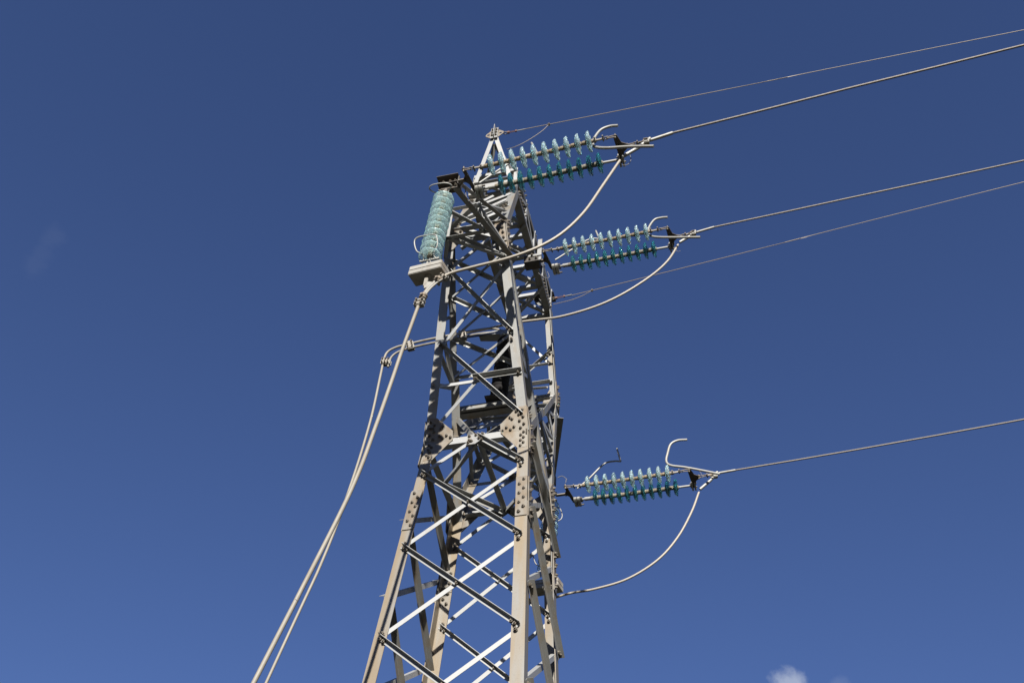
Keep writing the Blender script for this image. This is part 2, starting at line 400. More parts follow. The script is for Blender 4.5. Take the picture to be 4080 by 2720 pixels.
def brace_x(mb, p, q, sx, outward, w=0.085, t=0.010, off=0.018):
    p, q = V(p), V(q); a = (q - p).normalized(); n = V((sx, 0, 0))
    dn = a.cross(n); dn = dn if dn.z < 0 else -dn; dn.normalize()
    o = n * (off if outward else -off - .002) - dn * w * .5; e = a * .05
    angle(mb, p + o - e, q + o + e, dn, n * (1 if outward else -1), w, t=t)

# --- lower body bracing
LEV = [0.0, -1.69, -3.46, -5.3, -7.2, -9.2, -11.3, -13.5]
for sy in (-1, 1):
    f_out = (sy < 0)
    for i in range(len(LEV) - 1):
        za, zb = LEV[i], LEV[i + 1]
        mb = MB(); brace_y(mb, fjoint(-1, sy, za), fjoint(1, sy, zb), sy, f_out); mb.build('brace', M_BR, T)
        mb = MB(); brace_y(mb, fjoint(-1, sy, zb) + V((0, 0, .07)), fjoint(1, sy, za) + V((0, 0, -.07)), sy, not f_out, bolts=1); mb.build('brace', M_BR, T)
        add_bolts([(fjoint(-1, sy, za) + fjoint(1, sy, zb)) / 2 + V((0, -.03 if sy < 0 else -.02, .0))], (0, -1, 0))
    # waist beam and K bracing
    zb_ = 0.78
    pA, pB = fjoint(-1, sy, zb_, .25), fjoint(1, sy, zb_, .25)
    mb = MB(); angle(mb, pA + V((0, sy * .004, -.075)), pB + V((0, sy * .004, -.075)), (0, 0, 1), (0, -sy, 0), 0.15, .12, t=.014)
    mb.build('waist_beam', M_BR, T)
    mid = (pA + pB) / 2
    mb = MB(); brace_y(mb, mid + V((.06, 0, -.02)), fjoint(1, sy, 0), sy, f_out); mb.build('brace', M_BR, T)
    mb = MB(); brace_y(mb, fjoint(-1, sy, 0) + V((0, 0, .08)), mid + V((-.1, 0, -.06)), sy, not f_out, bolts=1); mb.build('brace', M_BR, T)
    mb = MB(); y0 = mid.y + sy * .006
    slab(mb, [(-.16, y0, .87), (.16, y0, .87), (.165, y0, .76), (.0, y0 , .62), (-.17, y0, .62)], (0, sy, 0), .012); mb.build('gusset_plate', M_PALEPL, T)
    if sy < 0: add_bolts([(-.12, y0 - .012, .82), (0, y0 - .012, .83), (.12, y0 - .012, .84), (-.13, y0 - .012, .66), (-.07, y0 - .012, .69)], (0, -1, 0))
SIDE_F = [(.45, -.5), (-1.1, -2.5), (-2.65, -4.3), (-4.4, -6.2), (-6.4, -8.3), (-8.5, -10.5), (-10.7, -12.8)]
SIDE_R = [(-1.0, .7), (-2.6, -.75), (-4.4, -2.5), (-6.2, -4.3), (-8.3, -6.2), (-10.5, -8.3), (-12.8, -10.5)]
for sx in (-1, 1):
    for zn, zf in SIDE_F:
        mb = MB(); brace_x(mb, sjoint(sx, -1, zn, .08), sjoint(sx, 1, zf, .08), sx, sx > 0, .095); mb.build('brace', M_LEG, T)
        if sx > 0: add_bolts([sjoint(sx, -1, zn, .07 + .07 * k) + V((.03, 0, -.02)) for k in range(2)] + [sjoint(sx, 1, zf, .07 + .07 * k) + V((.03, 0, .03)) for k in range(2)], (1, 0, 0))
    for zn, zf in SIDE_R:
        mb = MB(); brace_x(mb, sjoint(sx, -1, zn, .08), sjoint(sx, 1, zf, .08), sx, sx < 0, .085); mb.build('brace', M_BR, T)
    mb = MB(); angle(mb, sjoint(sx, -1, ZW - .05, .1), sjoint(sx, 1, ZW - .05, .1), (0, 0, 1), (-sx, 0, 0), .12, t=.012); mb.build('waist_beam', M_BR, T)

# --- splice plates on lower legs (front flange and side flange)
for sx in (-1, 1):
    for sy in (-1, 1):
        h = lambda z: hl(sx, sy, z)
        z0, z1 = -1.28, -.38
        mb = MB(); o = V((0, sy * .004, 0))
        slab(mb, [h(z0) + o + V((-sx * .006, 0, 0)), h(z0) + o + V((-sx * .20, 0, 0)), h(z1) + o + V((-sx * .20, 0, 0)), h(z1) + o + V((-sx * .006, 0, 0))], (0, sy, 0), .014)
        o = V((sx * .004, 0, 0))
        slab(mb, [h(z0) + o + V((0, -sy * .006, 0)), h(z0) + o + V((0, -sy * .20, 0)), h(z1) + o + V((0, -sy * .20, 0)), h(z1) + o + V((0, -sy * .006, 0))], (sx, 0, 0), .014)
        mb.build('splice_plate', M_PLATE, T)
        for k in range(8):
            z = z0 + .08 + k * .106
            add_bolts([h(z) + V((-sx * (.065 if k % 2 else .14), -.018 if sy < 0 else -.03, 0))], (0, -1, 0))
            if sx > 0: add_bolts([h(z) + V((.018, -sy * (.065 if k % 2 else .14), 0))], (1, 0, 0))

# --- waist gussets on the front, mirrored to the back
gA_up = [(1697, 1762), (1706, 1668), (1743, 1667), (1805, 1716), (1805, 1752), (1797, 1760)]
gA_lo = [(1684, 1838), (1694, 1764), (1796, 1760), (1722, 1833)]
gB_up = [(1994, 1692), (2024, 1661), (2060, 1623), (2099, 1615), (2104, 1712), (1996, 1726)]
gB_lo = [(1997, 1727), (2103, 1713), (2101, 1779), (2063, 1786)]
nl = V((0, -1, -KL)).normalized(); sl_ = (GY - WY) / (GZ - ZW); nu = V((0, -1, -sl_)).normalized()
pl = V((0, -WY, ZW))
def plate_on_front(lo, up, off=.016):
    mb = MB(); P1 = [on_plane(x, y, pl + nl * off, nl) for x, y in lo]; P2 = [on_plane(x, y, pl + nu * off, nu) for x, y in up]
    slab(mb, P1, nl, .014); slab(mb, P2, nu, .014); return mb
for lo, up in ((gA_lo, gA_up), (gB_lo, gB_up)):
    mb = plate_on_front(lo, up); mb.build('gusset_plate', M_PLATE, T)
    m2 = MB(); m2.v = [(v[0], -v[1], v[2]) for v in mb.v]; m2.f = mb.f; m2.smooth = mb.smooth; m2.build('gusset_plate', M_PLATE, T)
BA = [(1717, 1681), (1731, 1693), (1713, 1706), (1728, 1719), (1711, 1735), (1725, 1749), (1751, 1737), (1764, 1697), (1757, 1706), (1779, 1733), (1765, 1744), (1795, 1740),
      (1710, 1774), (1719, 1781), (1707, 1792), (1711, 1800), (1700, 1813), (1708, 1820)]
BB = [(2081, 1630), (2067, 1649), (2084, 1658), (2070, 1674), (2087, 1686), (2074, 1702), (2018, 1701), (2004, 1714), (2034, 1710), (2048, 1698), (2032, 1661), (2040, 1667),
      (2087, 1719), (2075, 1731), (2086, 1740), (2074, 1752), (2085, 1760), (2073, 1773)]
for x, y in BA: add_bolts([on_plane(x, y + 1, pl + nu * .03 if y < 1760 else pl + nl * .03, nu if y < 1760 else nl)], (0, -1, -.2))
for x, y in BB: add_bolts([on_plane(x, y + 1, pl + nu * .03 if y < 1714 else pl + nl * .03, nu if y < 1714 else nl)], (0, -1, -.2))
# side gusset (right-hand side, both near and far) with its bolt rows
for sx in (-1, 1):
    for sy in (-1, 1):
        mb = MB(); e = .012
        q = [node(sx, sy, .25), node(sx, sy, .8), node(sx, sy, 1.25)]
        slab(mb, [q[0] + V((sx * e, 0, 0)), q[1] + V((sx * e, 0, 0)), q[2] + V((sx * e, 0, 0)), q[2] + V((sx * e, -sy * .20, 0)), q[1] + V((sx * e, -sy * .38, 0)), q[0] + V((sx * e, -sy * .22, 0))], (sx, 0, 0), .014)
        mb.build('gusset_plate', M_PLATE, T)
        if sx > 0:
            for k in range(9): add_bolts([node(1, sy, .3 + k * .11) + V((.026, -sy * (.05 if k % 2 else .12), 0))], (1, 0, 0))
            for k in range(5): add_bolts([node(1, sy, .45 + k * .1) + V((.026, -sy * (.2 + .02 * k), 0))], (1, 0, 0))

# --- fork bracing: outer (y) faces
FL = [(ZW + .25, 2.76), (2.76, 4.42)]
for sy in (-1, 1):
    f_out = sy < 0
    for z0, z1 in FL:
        mb = MB(); brace_y(mb, fjoint(-1, sy, z1), fjoint(1, sy, z0 + .05), sy, f_out, .075); mb.build('brace', M_BR, T)
        mb = MB(); brace_y(mb, fjoint(-1, sy, z0), fjoint(1, sy, z1 - .1), sy, not f_out, .075, bolts=1); mb.build('brace', M_BR, T)
    mb = MB(); brace_y(mb, fjoint(-1, sy, GZ - .05), fjoint(1, sy, 4.5), sy, f_out, .075); mb.build('brace', M_BR, T)
    mb = MB(); brace_y(mb, fjoint(-1, sy, 4.5), fjoint(1, sy, GZ - .1), sy, not f_out, .075); mb.build('brace', M_BR, T)
    zc = (FL[0][0] + FL[0][1]) / 2 + .03
    c = (fjoint(-1, sy, zc) + fjoint(1, sy, zc)) / 2
    mb = MB(); brace_y(mb, fjoint(-1, sy, zc, .05), c, sy, not f_out, .075, bolts=1); mb.build('brace', M_BR, T)
    mb = MB(); brace_y(mb, c, fjoint(1, sy, zc, .05), sy, f_out, .085, bolts=1); mb.build('brace', M_BR, T)
    add_bolts([c + V((0, -.03, 0))], (0, -1, 0))
    # head gussets and transverse beams at the outer knee
    for sx in (-1, 1):
        mb = MB(); k = fork(sx, sy, GZ); n1 = V((0, sy, sl_ * -1 if False else 0))
        yo = V((0, sy * .014, 0))
        kk = [fork(sx, sy, GZ - .42) + yo, fork(sx, sy, GZ) + yo, fork(sx, sy, GZ) + V((-sx * .36, 0, 0)) + yo, fork(sx, sy, GZ - .25) + V((-sx * .33, 0, 0)) + yo, fork(sx, sy, GZ - .42) + V((-sx * .17, 0, 0)) + yo]
        slab(mb, kk, (0, sy, 0), .012)
        kk = [fork(sx, sy, GZ + .01) + yo, fork(sx, sy, GZ + .35) + yo, fork(sx, sy, GZ + .35) + V((-sx * .17, 0, 0)) + yo, fork(sx, sy, GZ + .01) + V((-sx * .36, 0, 0)) + yo]
        slab(mb, kk, (0, sy, 0), .012)
        mb.build('gusset_plate', M_PLATE, T)
        if sy < 0: add_bolts([fork(sx, sy, GZ + d) + V((-sx * b, -.03, 0)) for d, b in ((-.35, .06), (-.22, .06), (-.1, .06), (.1, .06), (.2, .09), (.28, .06), (-.1, .28), (-.02, .3))], (0, -1, 0))
        mb = MB(); e = .012
        slab(mb, [fork(sx, sy, GZ - .55) + V((sx * e, 0, 0)), fork(sx, sy, GZ) + V((sx * e, 0, 0)), fork(sx, sy, GZ + .35) + V((sx * e, 0, 0)), fork(sx, sy, GZ + .35) + V((sx * e, -sy * .18, 0)), fork(sx, sy, GZ - .1) + V((sx * e, -sy * .24, 0)), fork(sx, sy, GZ - .55) + V((sx * e, -sy * .18, 0))], (sx, 0, 0), .012)
        mb.build('gusset_plate', M_PLATE, T)
        if sx > 0:
            for k2 in range(10): add_bolts([fork(1, sy, GZ - .5 + k2 * .09) + V((.026, -sy * (.05 if k2 % 2 else .11), 0))], (1, 0, 0))
    for z, yy, wd in ((GZ + .10, .03, .11), (GZ + .26, .27, .10), (GZ + .46, .10, .07), (GZ + .62, .40, .07)):
        mb = MB(); y = sy * (abs(fork(1, sy, z).y) - yy)
        angle(mb, (-GX + .1, y, z), (GX - .1, y, z), (0, 0, 1), (0, -sy if yy > .2 else sy, 0), wd, t=.012); mb.build('transverse_beam', M_BR, T)
    for p, q in (((-.5, sy * 2.3, 5.75), (.45, sy * 2.05, 5.35)), ((-.45, sy * 2.0, 5.4), (.45, sy * 2.28, 5.85))):
        mb = MB(); angle(mb, p, q, (0, 0, 1), (0, -sy, 0), .07, t=.01); mb.build('brace', M_BR, T)
    # upper fork y face
    mb = MB(); brace_y(mb, fjoint(-1, sy, GZ + .5, .1), fjoint(1, sy, 6.6, .1), sy, f_out, .065); mb.build('brace', M_BR, T)
    mb = MB(); brace_y(mb, fjoint(-1, sy, 7.5, .1), fjoint(1, sy, 6.3, .1), sy, not f_out, .065); mb.build('brace', M_BR, T)

# --- fork bracing: x faces between outer and inner leg
def inner(sx, sy, z):
    p0 = V((sx * .945, -sy * .93, .62)); p1 = V((sx * .60, sy * 2.30, 5.22)); return p0.lerp(p1, (z - .62) / (5.22 - .62))
for sx in (-1, 1):
    for sy in (-1, 1):
        zz = [2.0, 2.75, 3.35, 3.95, 4.45]
        for i in range(len(zz) - 1):
            a, b = (fork(sx, sy, zz[i]), inner(sx, sy, zz[i + 1])) if i % 2 == 0 else (inner(sx, sy, zz[i]), fork(sx, sy, zz[i + 1]))
            a, b = a.lerp(b, .07), b.lerp(a, .07)
            mb = MB(); angle(mb, a + V((-sx * .02, 0, 0)), b + V((-sx * .02, 0, 0)), (0, 0, -1), (-sx, 0, 0), .07, t=.01); mb.build('brace', M_BR, T)
        mb = MB(); angle(mb, fork(sx, sy, 2.76) + V((-sx * .02, -sy * .06, 0)), inner(sx, sy, 2.76) + V((-sx * .02, 0, 0)), (0, 0, -1), (-sx, 0, 0), .07, t=.01); mb.build('brace', M_BR, T)
# inner faces of the fork: X bracing between the two inner legs
for sy in (-1, 1):
    zs = [2.9, 3.55, 4.25, 4.9]
    for i in range(3):
        for a, b, up in ((zs[i + 1], zs[i], 1), (zs[i], zs[i + 1], -1)):
            p, q = inner(-1, sy, a) + V((.06, -sy * .03 * up, 0)), inner(1, sy, b) + V((-.06, -sy * .03 * up, 0))
            mb = MB(); angle(mb, p, q, (0, 0, -1), (0, -up * 1.0, -.2), .07, .08 if up > 0 else .05, t=.01); mb.build('brace', M_BR, T)
    mb = MB(); angle(mb, inner(-1, sy, 2.9) + V((.04, 0, .03)), inner(1, sy, 2.9) + V((-.04, 0, .03)), (0, 0, -1), (0, 1, 0), .10, .05, t=.01); mb.build('transverse_beam', M_BR, T)
# window sill: cross beams at the V, and the platform of the post insulator
mb = MB(); angle(mb, (-.83, .12, 2.52), (.83, .12, 2.52), (0, 0, 1), (0, -1, 0), .07, .20, t=.014); mb.build('window_beam', M_LEG, T)
mb = MB(); angle(mb, (-.85, -.14, 2.52), (.85, -.14, 2.52), (0, 0, 1), (0, 1, 0), .12, .1, t=.014); mb.build('window_beam', M_LEG, T)
mb = MB(); box(mb, (.0, 0, 2.72), (.2, 0, 0), (0, .24, 0), (0, 0, .012)); mb.build('platform', M_DARK, T)
for p, q in (((0, -.93, .74), (-.93, .02, .74)), ((-.93, .0, .74), (0, .93, .74)), ((0, .93, .73), (.93, 0, .73)), ((.93, 0, .73), (0, -.93, .73)), ((.03, -.93, .71), (.03, .93, .71))):
    mb = MB(); angle(mb, p, q, (0, 0, -1), (1, 0, 0), .085, t=.012); mb.build('diaphragm_brace', M_BR, T)
for p, q in (((-.8, -.1, 2.45), (.0, -.85, .85)), ((.8, -.1, 2.45), (0, -.85, .85))):
    mb = MB(); angle(mb, p, q, (0, 0, -1), (1, 0, 0), .085, t=.012); mb.build('brace', M_LEG, T)
# --- bridge between the forks
for sx in (-1, 1):
    mb = MB(); angle(mb, (sx * FX, -FY - .1, FZ), (sx * FX, FY + .1, FZ), (0, 0, 1), (-sx, 0, 0), .13, .16, t=.014); mb.build('bridge_chord', M_LEG, T)
    mb = MB(); angle(mb, (sx * .52, -FY - .02, TZ), (sx * .52, FY + .02, TZ), (0, 0, -1), (-sx, 0, 0), .15, .12, t=.014); mb.build('bridge_chord', M_LEG, T)
    ys = [-FY, -.88, 0, .88, FY]
    for i in range(4):
        a, b = ((FZ + .1, TZ - .1) if i % 2 == 0 else (TZ - .1, FZ + .1))
        mb = MB(); angle(mb, (sx * .53, ys[i], a), (sx * .53, ys[i + 1], b), (0, 0, -1), (-sx, 0, 0), .08, t=.01); mb.build('brace', M_BR, T)
    for y in ys:
        mb = MB(); angle(mb, (sx * .535, y, FZ + .05), (sx * .525, y, TZ - .05), (0, 1 if y < 0 else -1, 0), (-sx, 0, 0), .09, t=.01); mb.build('brace', M_BR, T)
ys = [-FY, -.88, 0, .88, FY]
for z in (FZ, TZ):
    for i in range(4):
        for s in (-1, 1):
            mb = MB(); angle(mb, (-s * .5, ys[i], z + .01 + .012 * s), (s * .5, ys[i + 1], z + .01 + .012 * s), (0, 1, 0), (0, 0, -1 if s < 0 else 1), .075, t=.01); mb.build('brace', M_BR, T)
    for y in ys:
        mb = MB(); angle(mb, (-.52, y, z + .03), (.52, y, z + .03), (0, 0, 1), (0, 1, 0), .1, t=.012); mb.build('transverse_beam', M_BR, T)
# bolts on the right face of the near bridge corner
add_bolts([(FX + .02, -FY + .1 + .09 * k, FZ + .08) for k in range(8)] + [(.54, -1.7 + .12 * k, TZ - .05) for k in range(6)] + [(.54, .7 + .1 * k, FZ + .1) for k in range(10)], (1, 0, 0))

# --- earth wire peaks
AP = V((0, -2.15, 9.55))
for sx in (-1, 1):
    mb = MB(); angle(mb, (sx * FX, -FY - .08, FZ + .02), AP + V((sx * .085, -.02, .10)), (-sx, 0, 0), (0, 1, 0), .10, t=.013); mb.build('peak_leg', M_BR, T)
    mb = MB(); angle(mb, (sx * .53, -1.1, TZ + .15), AP + V((sx * .05, .06, -.05)), (-sx, 0, 0), (0, 1, 0), .10, t=.012); mb.build('peak_leg', M_BR, T)
    mb = MB(); angle(mb, (sx * FX, FY + .05, FZ + .05), (sx * .08, 1.95, TZ + .12), (-sx, 0, 0), (0, -1, 0), .10, t=.012); mb.build('peak_leg', M_LEG, T)
for z, k in ((8.05, .42), (8.6, .3)):
    t = (z - FZ) / (9.8 - FZ); y = -FY + (-2.15 + FY) * t
    mb = MB(); angle(mb, (-k, y - .06, z), (k, y - .06, z), (0, 0, 1), (0, -1, 0), .08, t=.01); mb.build('brace', M_BR, T)
    add_bolts([(-k + .04, y - .075, z + .03), (k - .04, y - .075, z + .03)], (0, -1, 0))
mb = MB(); slab(mb, [(-.44, -1.86, 7.78), (-.40, -1.9, 8.0), (.40, -1.9, 8.0), (.44, -1.86, 7.78)], (0, -1, 0), .012); mb.build('gusset_plate', M_PALEPL, T)
for p, q in (((-.42, -1.8, 7.3), (.05, -1.78, 7.62)), ((-.1, -1.9, 7.15), (.45, -1.85, 7.45)), ((-.5, -1.9, 6.7), (.5, -1.85, 7.3)), ((-.5, -1.98, 6.55), (.05, -2.0, 6.75)), ((.0, -2.05, 6.3), (.5, -2.0, 6.6))):
    mb = MB(); angle(mb, p, q, (0, 0, 1), (0, 1, 0), .08, t=.01); mb.build('brace', M_BR, T)
# peak plate with eyes either side
def ring_plate(mb, outline, hole, n, t):
    """outline list and hole circle joined to one ring (both 3D, same count)"""
    k = len(outline); n = V(n).normalized(); vs = [V(p) for p in outline] + [V(p) for p in hole]; vs += [v + n * t for v in vs]
    fs = []
    for i in range(k):
        j = (i + 1) % k
        fs += [(i, j, k + j, k + i), (2 * k + i, 3 * k + i, 3 * k + j, 2 * k + j), (i, 2 * k + i, 2 * k + j, j), (k + i, k + j, 3 * k + j, 3 * k + i)]
    mb.add(vs, fs)
def eye(mb, pts, hc, hr, n, t):
    out = []; N = 24; c = V(hc)
    pts = [V(p) for p in pts]; per = []
    _, u, v = frame(n)
    for k in range(N):
        a = 2 * math.pi * k / N; d = u * math.cos(a) + v * math.sin(a); best = None
        for i in range(len(pts)):
            p, q = pts[i], pts[(i + 1) % len(pts)]; e = q - p; w_ = p - c
            A, B, Cc, D = d.dot(u), -e.dot(u), d.dot(v), -e.dot(v); det = A * D - B * Cc
            if abs(det) < 1e-9: continue
            s = (w_.dot(u) * D - B * w_.dot(v)) / det; tt = (A * w_.dot(v) - Cc * w_.dot(u)) / det
            if s > 0 and -1e-6 <= tt <= 1 + 1e-6 and (best is None or s < best): best = s
        out.append(c + d * (best or hr * 1.5)); per.append(c + d * hr)
    ring_plate(mb, out, per, n, t)
yp = -2.165
mb = MB()
eye(mb, [(-.215, yp, 9.80), (-.20, yp, 9.84), (-.085, yp, 9.98), (-.085, yp, 9.60), (-.215, yp, 9.74)], (-.15, yp, 9.78), .034, (0, -1, 0), .014)
eye(mb, [(.085, yp, 9.60), (.085, yp, 9.98), (.22, yp, 9.84), (.22, yp, 9.77)], (.145, yp, 9.79), .034, (0, -1, 0), .014)
slab(mb, [(-.085, yp, 9.60), (.085, yp, 9.60), (.085, yp, 9.98), (-.085, yp, 9.98)], (0, -1, 0), .014)
mb.build('peak_plate', M_PLATE, T)
mb = MB()
for s in (-1, 1): slab(mb, [(s * .008, yp - .035, 9.55), (s * .088, yp - .035, 9.55), (s * .088, yp - .035, 10.02), (s * .008, yp - .035, 10.02)], (0, -1, 0), .012)
mb.build('peak_plate', M_PALEPL, T)
mb = MB(); box(mb, (0, yp - .075, 9.86), (.008, 0, 0), (0, .035, 0), (0, 0, .25)); mb.build('peak_plate', M_PALEPL, T)
add_bolts([(s * .046, yp - .05, z) for s in (-1, 1) for z in (9.66, 9.79, 9.92)], (0, -1, 0))
# far side earth wire bracket
mb = MB(); box(mb, (.30, 1.90, TZ + .0), (.26, 0, 0), (0, .16, 0), (0, 0, .009)); box(mb, (.38, 1.9, TZ - .16), (.10, 0, 0), (0, .07, 0), (0, 0, .14)); mb.build('earth_wire_bracket', M_DARK, T)

# --- crossarms
TIPZ = 4.42
for sy in (-1, 1):
    tip = V((0, sy * 4.0, TIPZ))
    for sx in (-1, 1):
        mb = MB(); angle(mb, tip + V((sx * .1, 0, .10)), fork(sx, sy, GZ + .15) + V((-sx * .03, sy * .04, 0)), (sx, 0, 0), (0, 0, 1), .09, t=.012); mb.build('arm_chord', M_LEG, T)
        mb = MB(); angle(mb, tip + V((sx * .08, 0, -.14)), fork(sx, sy, 4.42) + V((sx * .03, 0, 0)), (sx, 0, 0), (0, 0, 1), .115, .09, t=.012); mb.build('arm_chord', M_LEG, T)
        a = tip.lerp(fork(sx, sy, GZ + .15), .55); b = tip.lerp(fork(sx, sy, 4.42), .62)
        mb = MB(); angle(mb, a + V((-sx * .02, 0, .03)), b, (-sx, 0, 0), (0, sy, 0), .07, t=.01); mb.build('brace', M_BR, T)
        mb = MB(); angle(mb, a + V((-sx * .02, 0, .03)), fork(sx, sy, 4.75) + V((0, sy * .03, 0)), (-sx, 0, 0), (0, sy, 0), .07, t=.01); mb.build('brace', M_BR, T)
        mb = MB(); angle(mb, a + V((-sx * .02, 0, .05)), fork(sx, sy, 6.1) + V((-sx * .1, sy * .03, 0)), (0, 0, 1), (0, sy, 0), .08, t=.01); mb.build('brace', M_BR, T)
    au = [tip.lerp(fork(s, sy, GZ + .15), .55) for s in (-1, 1)]; al = [tip.lerp(fork(s, sy, 4.42), .62) for s in (-1, 1)]
    for a, b in ((au[0], au[1]), (al[0], al[1]), (au[0], al[1]), (tip.lerp(fork(-1, sy, 4.42), .3), al[1]), (al[0], fork(1, sy, 4.42)), (fork(-1, sy, 5.35), tip.lerp(fork(1, sy, GZ), .5)), (fork(-1, sy, 5.8), au[1])):
        mb = MB(); angle(mb, V(a) + V((0, 0, .02)), V(b) + V((0, 0, .02)), (0, 0, 1), (0, sy, 0), .075, t=.01); mb.build('brace', M_BR, T)
    # tip box: two angle jaws and a bottom plate
    mb = MB(); c = tip
    slab(mb, [c + V((-.22, sy * .16, .13)), c + V((.20, sy * .16, .13)), c + V((.20, -sy * .12, .13)), c + V((-.22, -sy * .12, .13))], (0, 0, 1), .014)
    slab(mb, [c + V((-.21, sy * .02, .12)), c + V((.19, sy * .02, .12)), c + V((.19, sy * .02, -.16)), c + V((-.12, sy * .02, -.16)), c + V((-.21, sy * .02, -.02))], (0, -1, 0), .014)
    slab(mb, [c + V((-.19, sy * .12, -.06)), c + V((.19, sy * .12, -.06)), c + V((.19, -sy * .12, -.06)), c + V((-.19, -sy * .12, -.06))], (0, 0, -1), .014)
    box(mb, c + V((.205, 0, 0)), (.012, 0, 0), (0, .10, 0), (0, 0, .13))
    box(mb, c + V((-.02, sy * .05, .165)), (.11, 0, 0), (0, .05, 0), (0, 0, .012)); box(mb, c + V((0, sy * .05, .22)), (.02, 0, 0), (0, .02, 0), (0, 0, .05))
    mb.build('arm_tip_bracket', M_DARK, T)
    add_bolts([c + V((x, sy * .02 - .02, z)) for x, z in ((-.1, .06), (.03, .06), (.13, .05), (.15, -.1))], (0, -1, 0))
# middle phase bracket on the right-hand chord of the bridge
c = V((.52, 0, 7.45))
mb = MB()
box(mb, c + V((-.02, 0, -.02)), (.17, 0, 0), (0, .12, 0), (0, 0, .12)); mb.build('arm_tip_bracket', M_DARK, T)
mb = MB(); box(mb, c + V((.16, -.1, .30)), (.05, 0, 0), (0, .012, 0), (0, 0, .42)); box(mb, c + V((.06, -.13, .06)), (.16, 0, 0), (0, .01, 0), (0, 0, .035)); mb.build('gusset_plate', M_PALEPL, T)
add_bolts([c + V((x, -.15, z)) for x, z in ((.0, .06), (.1, -.06), (-.05, -.06))], (0, -1, 0))

# bolts: the hundred that show largest as parts, the rest as one part
BOLTS.sort(key=lambda b: (b[0] - CAM).length)
for p, n in BOLTS[:100]:
    mb = MB(); bolt(mb, p, n); mb.build('bolt', M_BOLT, T)
mb = MB()
for p, n in BOLTS[100:]: bolt(mb, p, n, .027)
tag(mb.build('bolt', M_BOLT, T), kind='stuff')

# ------------------------------------------------------------------ insulators
def disc_glass(name, m):
    """glass shell of one cap and pin unit, axis +Z (pin side), in metres"""
    mb = MB(); R = .1275; k = 1 / SC
    prof = [(.030, -.016), (.046, -.018), (.066, -.015), (.088, -.010), (.106, -.003), (.118, .006), (.1245, .016), (.1275, .026), (.1270, .033), (.1235, .036), (.120, .032),
            (.117, .020), (.110, .010), (.101, .006), (.098, .012), (.0965, .034), (.0935, .037), (.0905, .034), (.088, .012), (.080, .003), (.072, .002), (.0695, .010),
            (.068, .042), (.065, .045), (.062, .042), (.059, .010), (.052, .002), (.044, .004), (.040, .010), (.030, .006), (.030, -.016)]
    if m.name.startswith('sea'):
        prof = [(.030, -.014), (.044, -.016), (.060, -.010), (.080, .000), (.100, .012), (.114, .023), (.123, .034), (.1272, .044), (.1275, .050), (.1245, .053), (.120, .049),
                (.115, .038), (.107, .028), (.096, .020), (.084, .014), (.072, .010), (.060, .007), (.050, .006), (.040, .010), (.030, .010), (.030, -.014)]
    lathe(mb, (0, 0, 0), (0, 0, 1), [(r * k * (1.09 if r > .05 else 1), h * k * 1.15) for r, h in prof], 40)
    o = mb.build(name, m); o.location = (0, 0, 0); ORI[o.name] = V((0, 0, 0)); return o
def disc_cap(m):
    q = 1.0 if m.name.startswith('dusty') else 1.14
    mb = MB(); k = 1 / SC
    prof = [(.0, -.128), (.0250, -.128), (.0285, -.122), (.0300, -.085), (.0295, -.070), (.0315, -.050), (.0335, -.025), (.0345, -.008), (.033, -.003), (.028, -.002), (.029, .006), (.018, .012), (.010, .02), (.010, .042), (.0, .042)]
    prof = [(r * q, h) for r, h in prof]
    lathe(mb, (0, 0, 0), (0, 0, 1), [(r * k, h * k) for r, h in prof], 20)
    for s in (-1, 1):
        tube(mb, [V((s * .030 * k, 0, -.080 * k)), V((s * .040 * k, 0, -.080 * k))], .005 * k, 6, False)
    o = mb.build('cap', m); o.location = (0, 0, 0); return o
protos = {}
def proto(gm_, cm_):
    key = (gm_.name, cm_.name)
    if key not in protos: protos[key] = (disc_glass('insulator_disc', gm_), disc_cap(cm_))
    return protos[key]
def string(name, p0, p1, nd, gm_, cm_, label, group, spin=0.0):
    """p0 = centre of first disc, p1 = centre of last (units); caps point to p0 side"""
    p0, p1 = V(p0), V(p1); E = empty(name, p0, label, 'insulator', group)
    a = (p1 - p0).normalized(); q = a.to_track_quat('Z', 'Y'); gp, cp = proto(gm_, cm_)
    for i in range(nd):
        d = gp.copy(); COL.objects.link(d); d.parent = E
        # a slight sag and individual play of each unit
        t = i / (nd - 1); s = V((0, 0, -.012 * math.sin(math.pi * t))) * (1 if abs(a.z) < .5 else 0)
        d.location = ((p1 - p0) * t + s) * SC
        jig = Matrix.Rotation(random.uniform(-.025, .025), 4, 'X') @ Matrix.Rotation(random.uniform(-.025, .025), 4, 'Y') @ Matrix.Rotation(random.uniform(0, 6.28), 4, 'Z')
        d.rotation_euler = (q.to_matrix().to_4x4() @ jig).to_euler()
        c_ = cp.copy(); COL.objects.link(c_); c_.parent = d
    return E, a
PH = [dict(y=-4.1, u0=(1956, 657), u1=(2345.6, 566), l0=(1998, 738), l1=(2388, 652), nm='topmost', yu=-4.35, yl=-3.82),
      dict(y=0.0, u0=(2253.4, 986), u1=(2574, 925), l0=(2285, 1051.5), l1=(2604.8, 994), nm='middle', yu=-.30, yl=.27),
      dict(y=4.15, u0=(2341.8, 1929.6), u1=(2659.7, 1886), l0=(2373, 1981.5), l1=(2691.8, 1941.8), nm='lowest', yu=3.88, yl=4.42)]
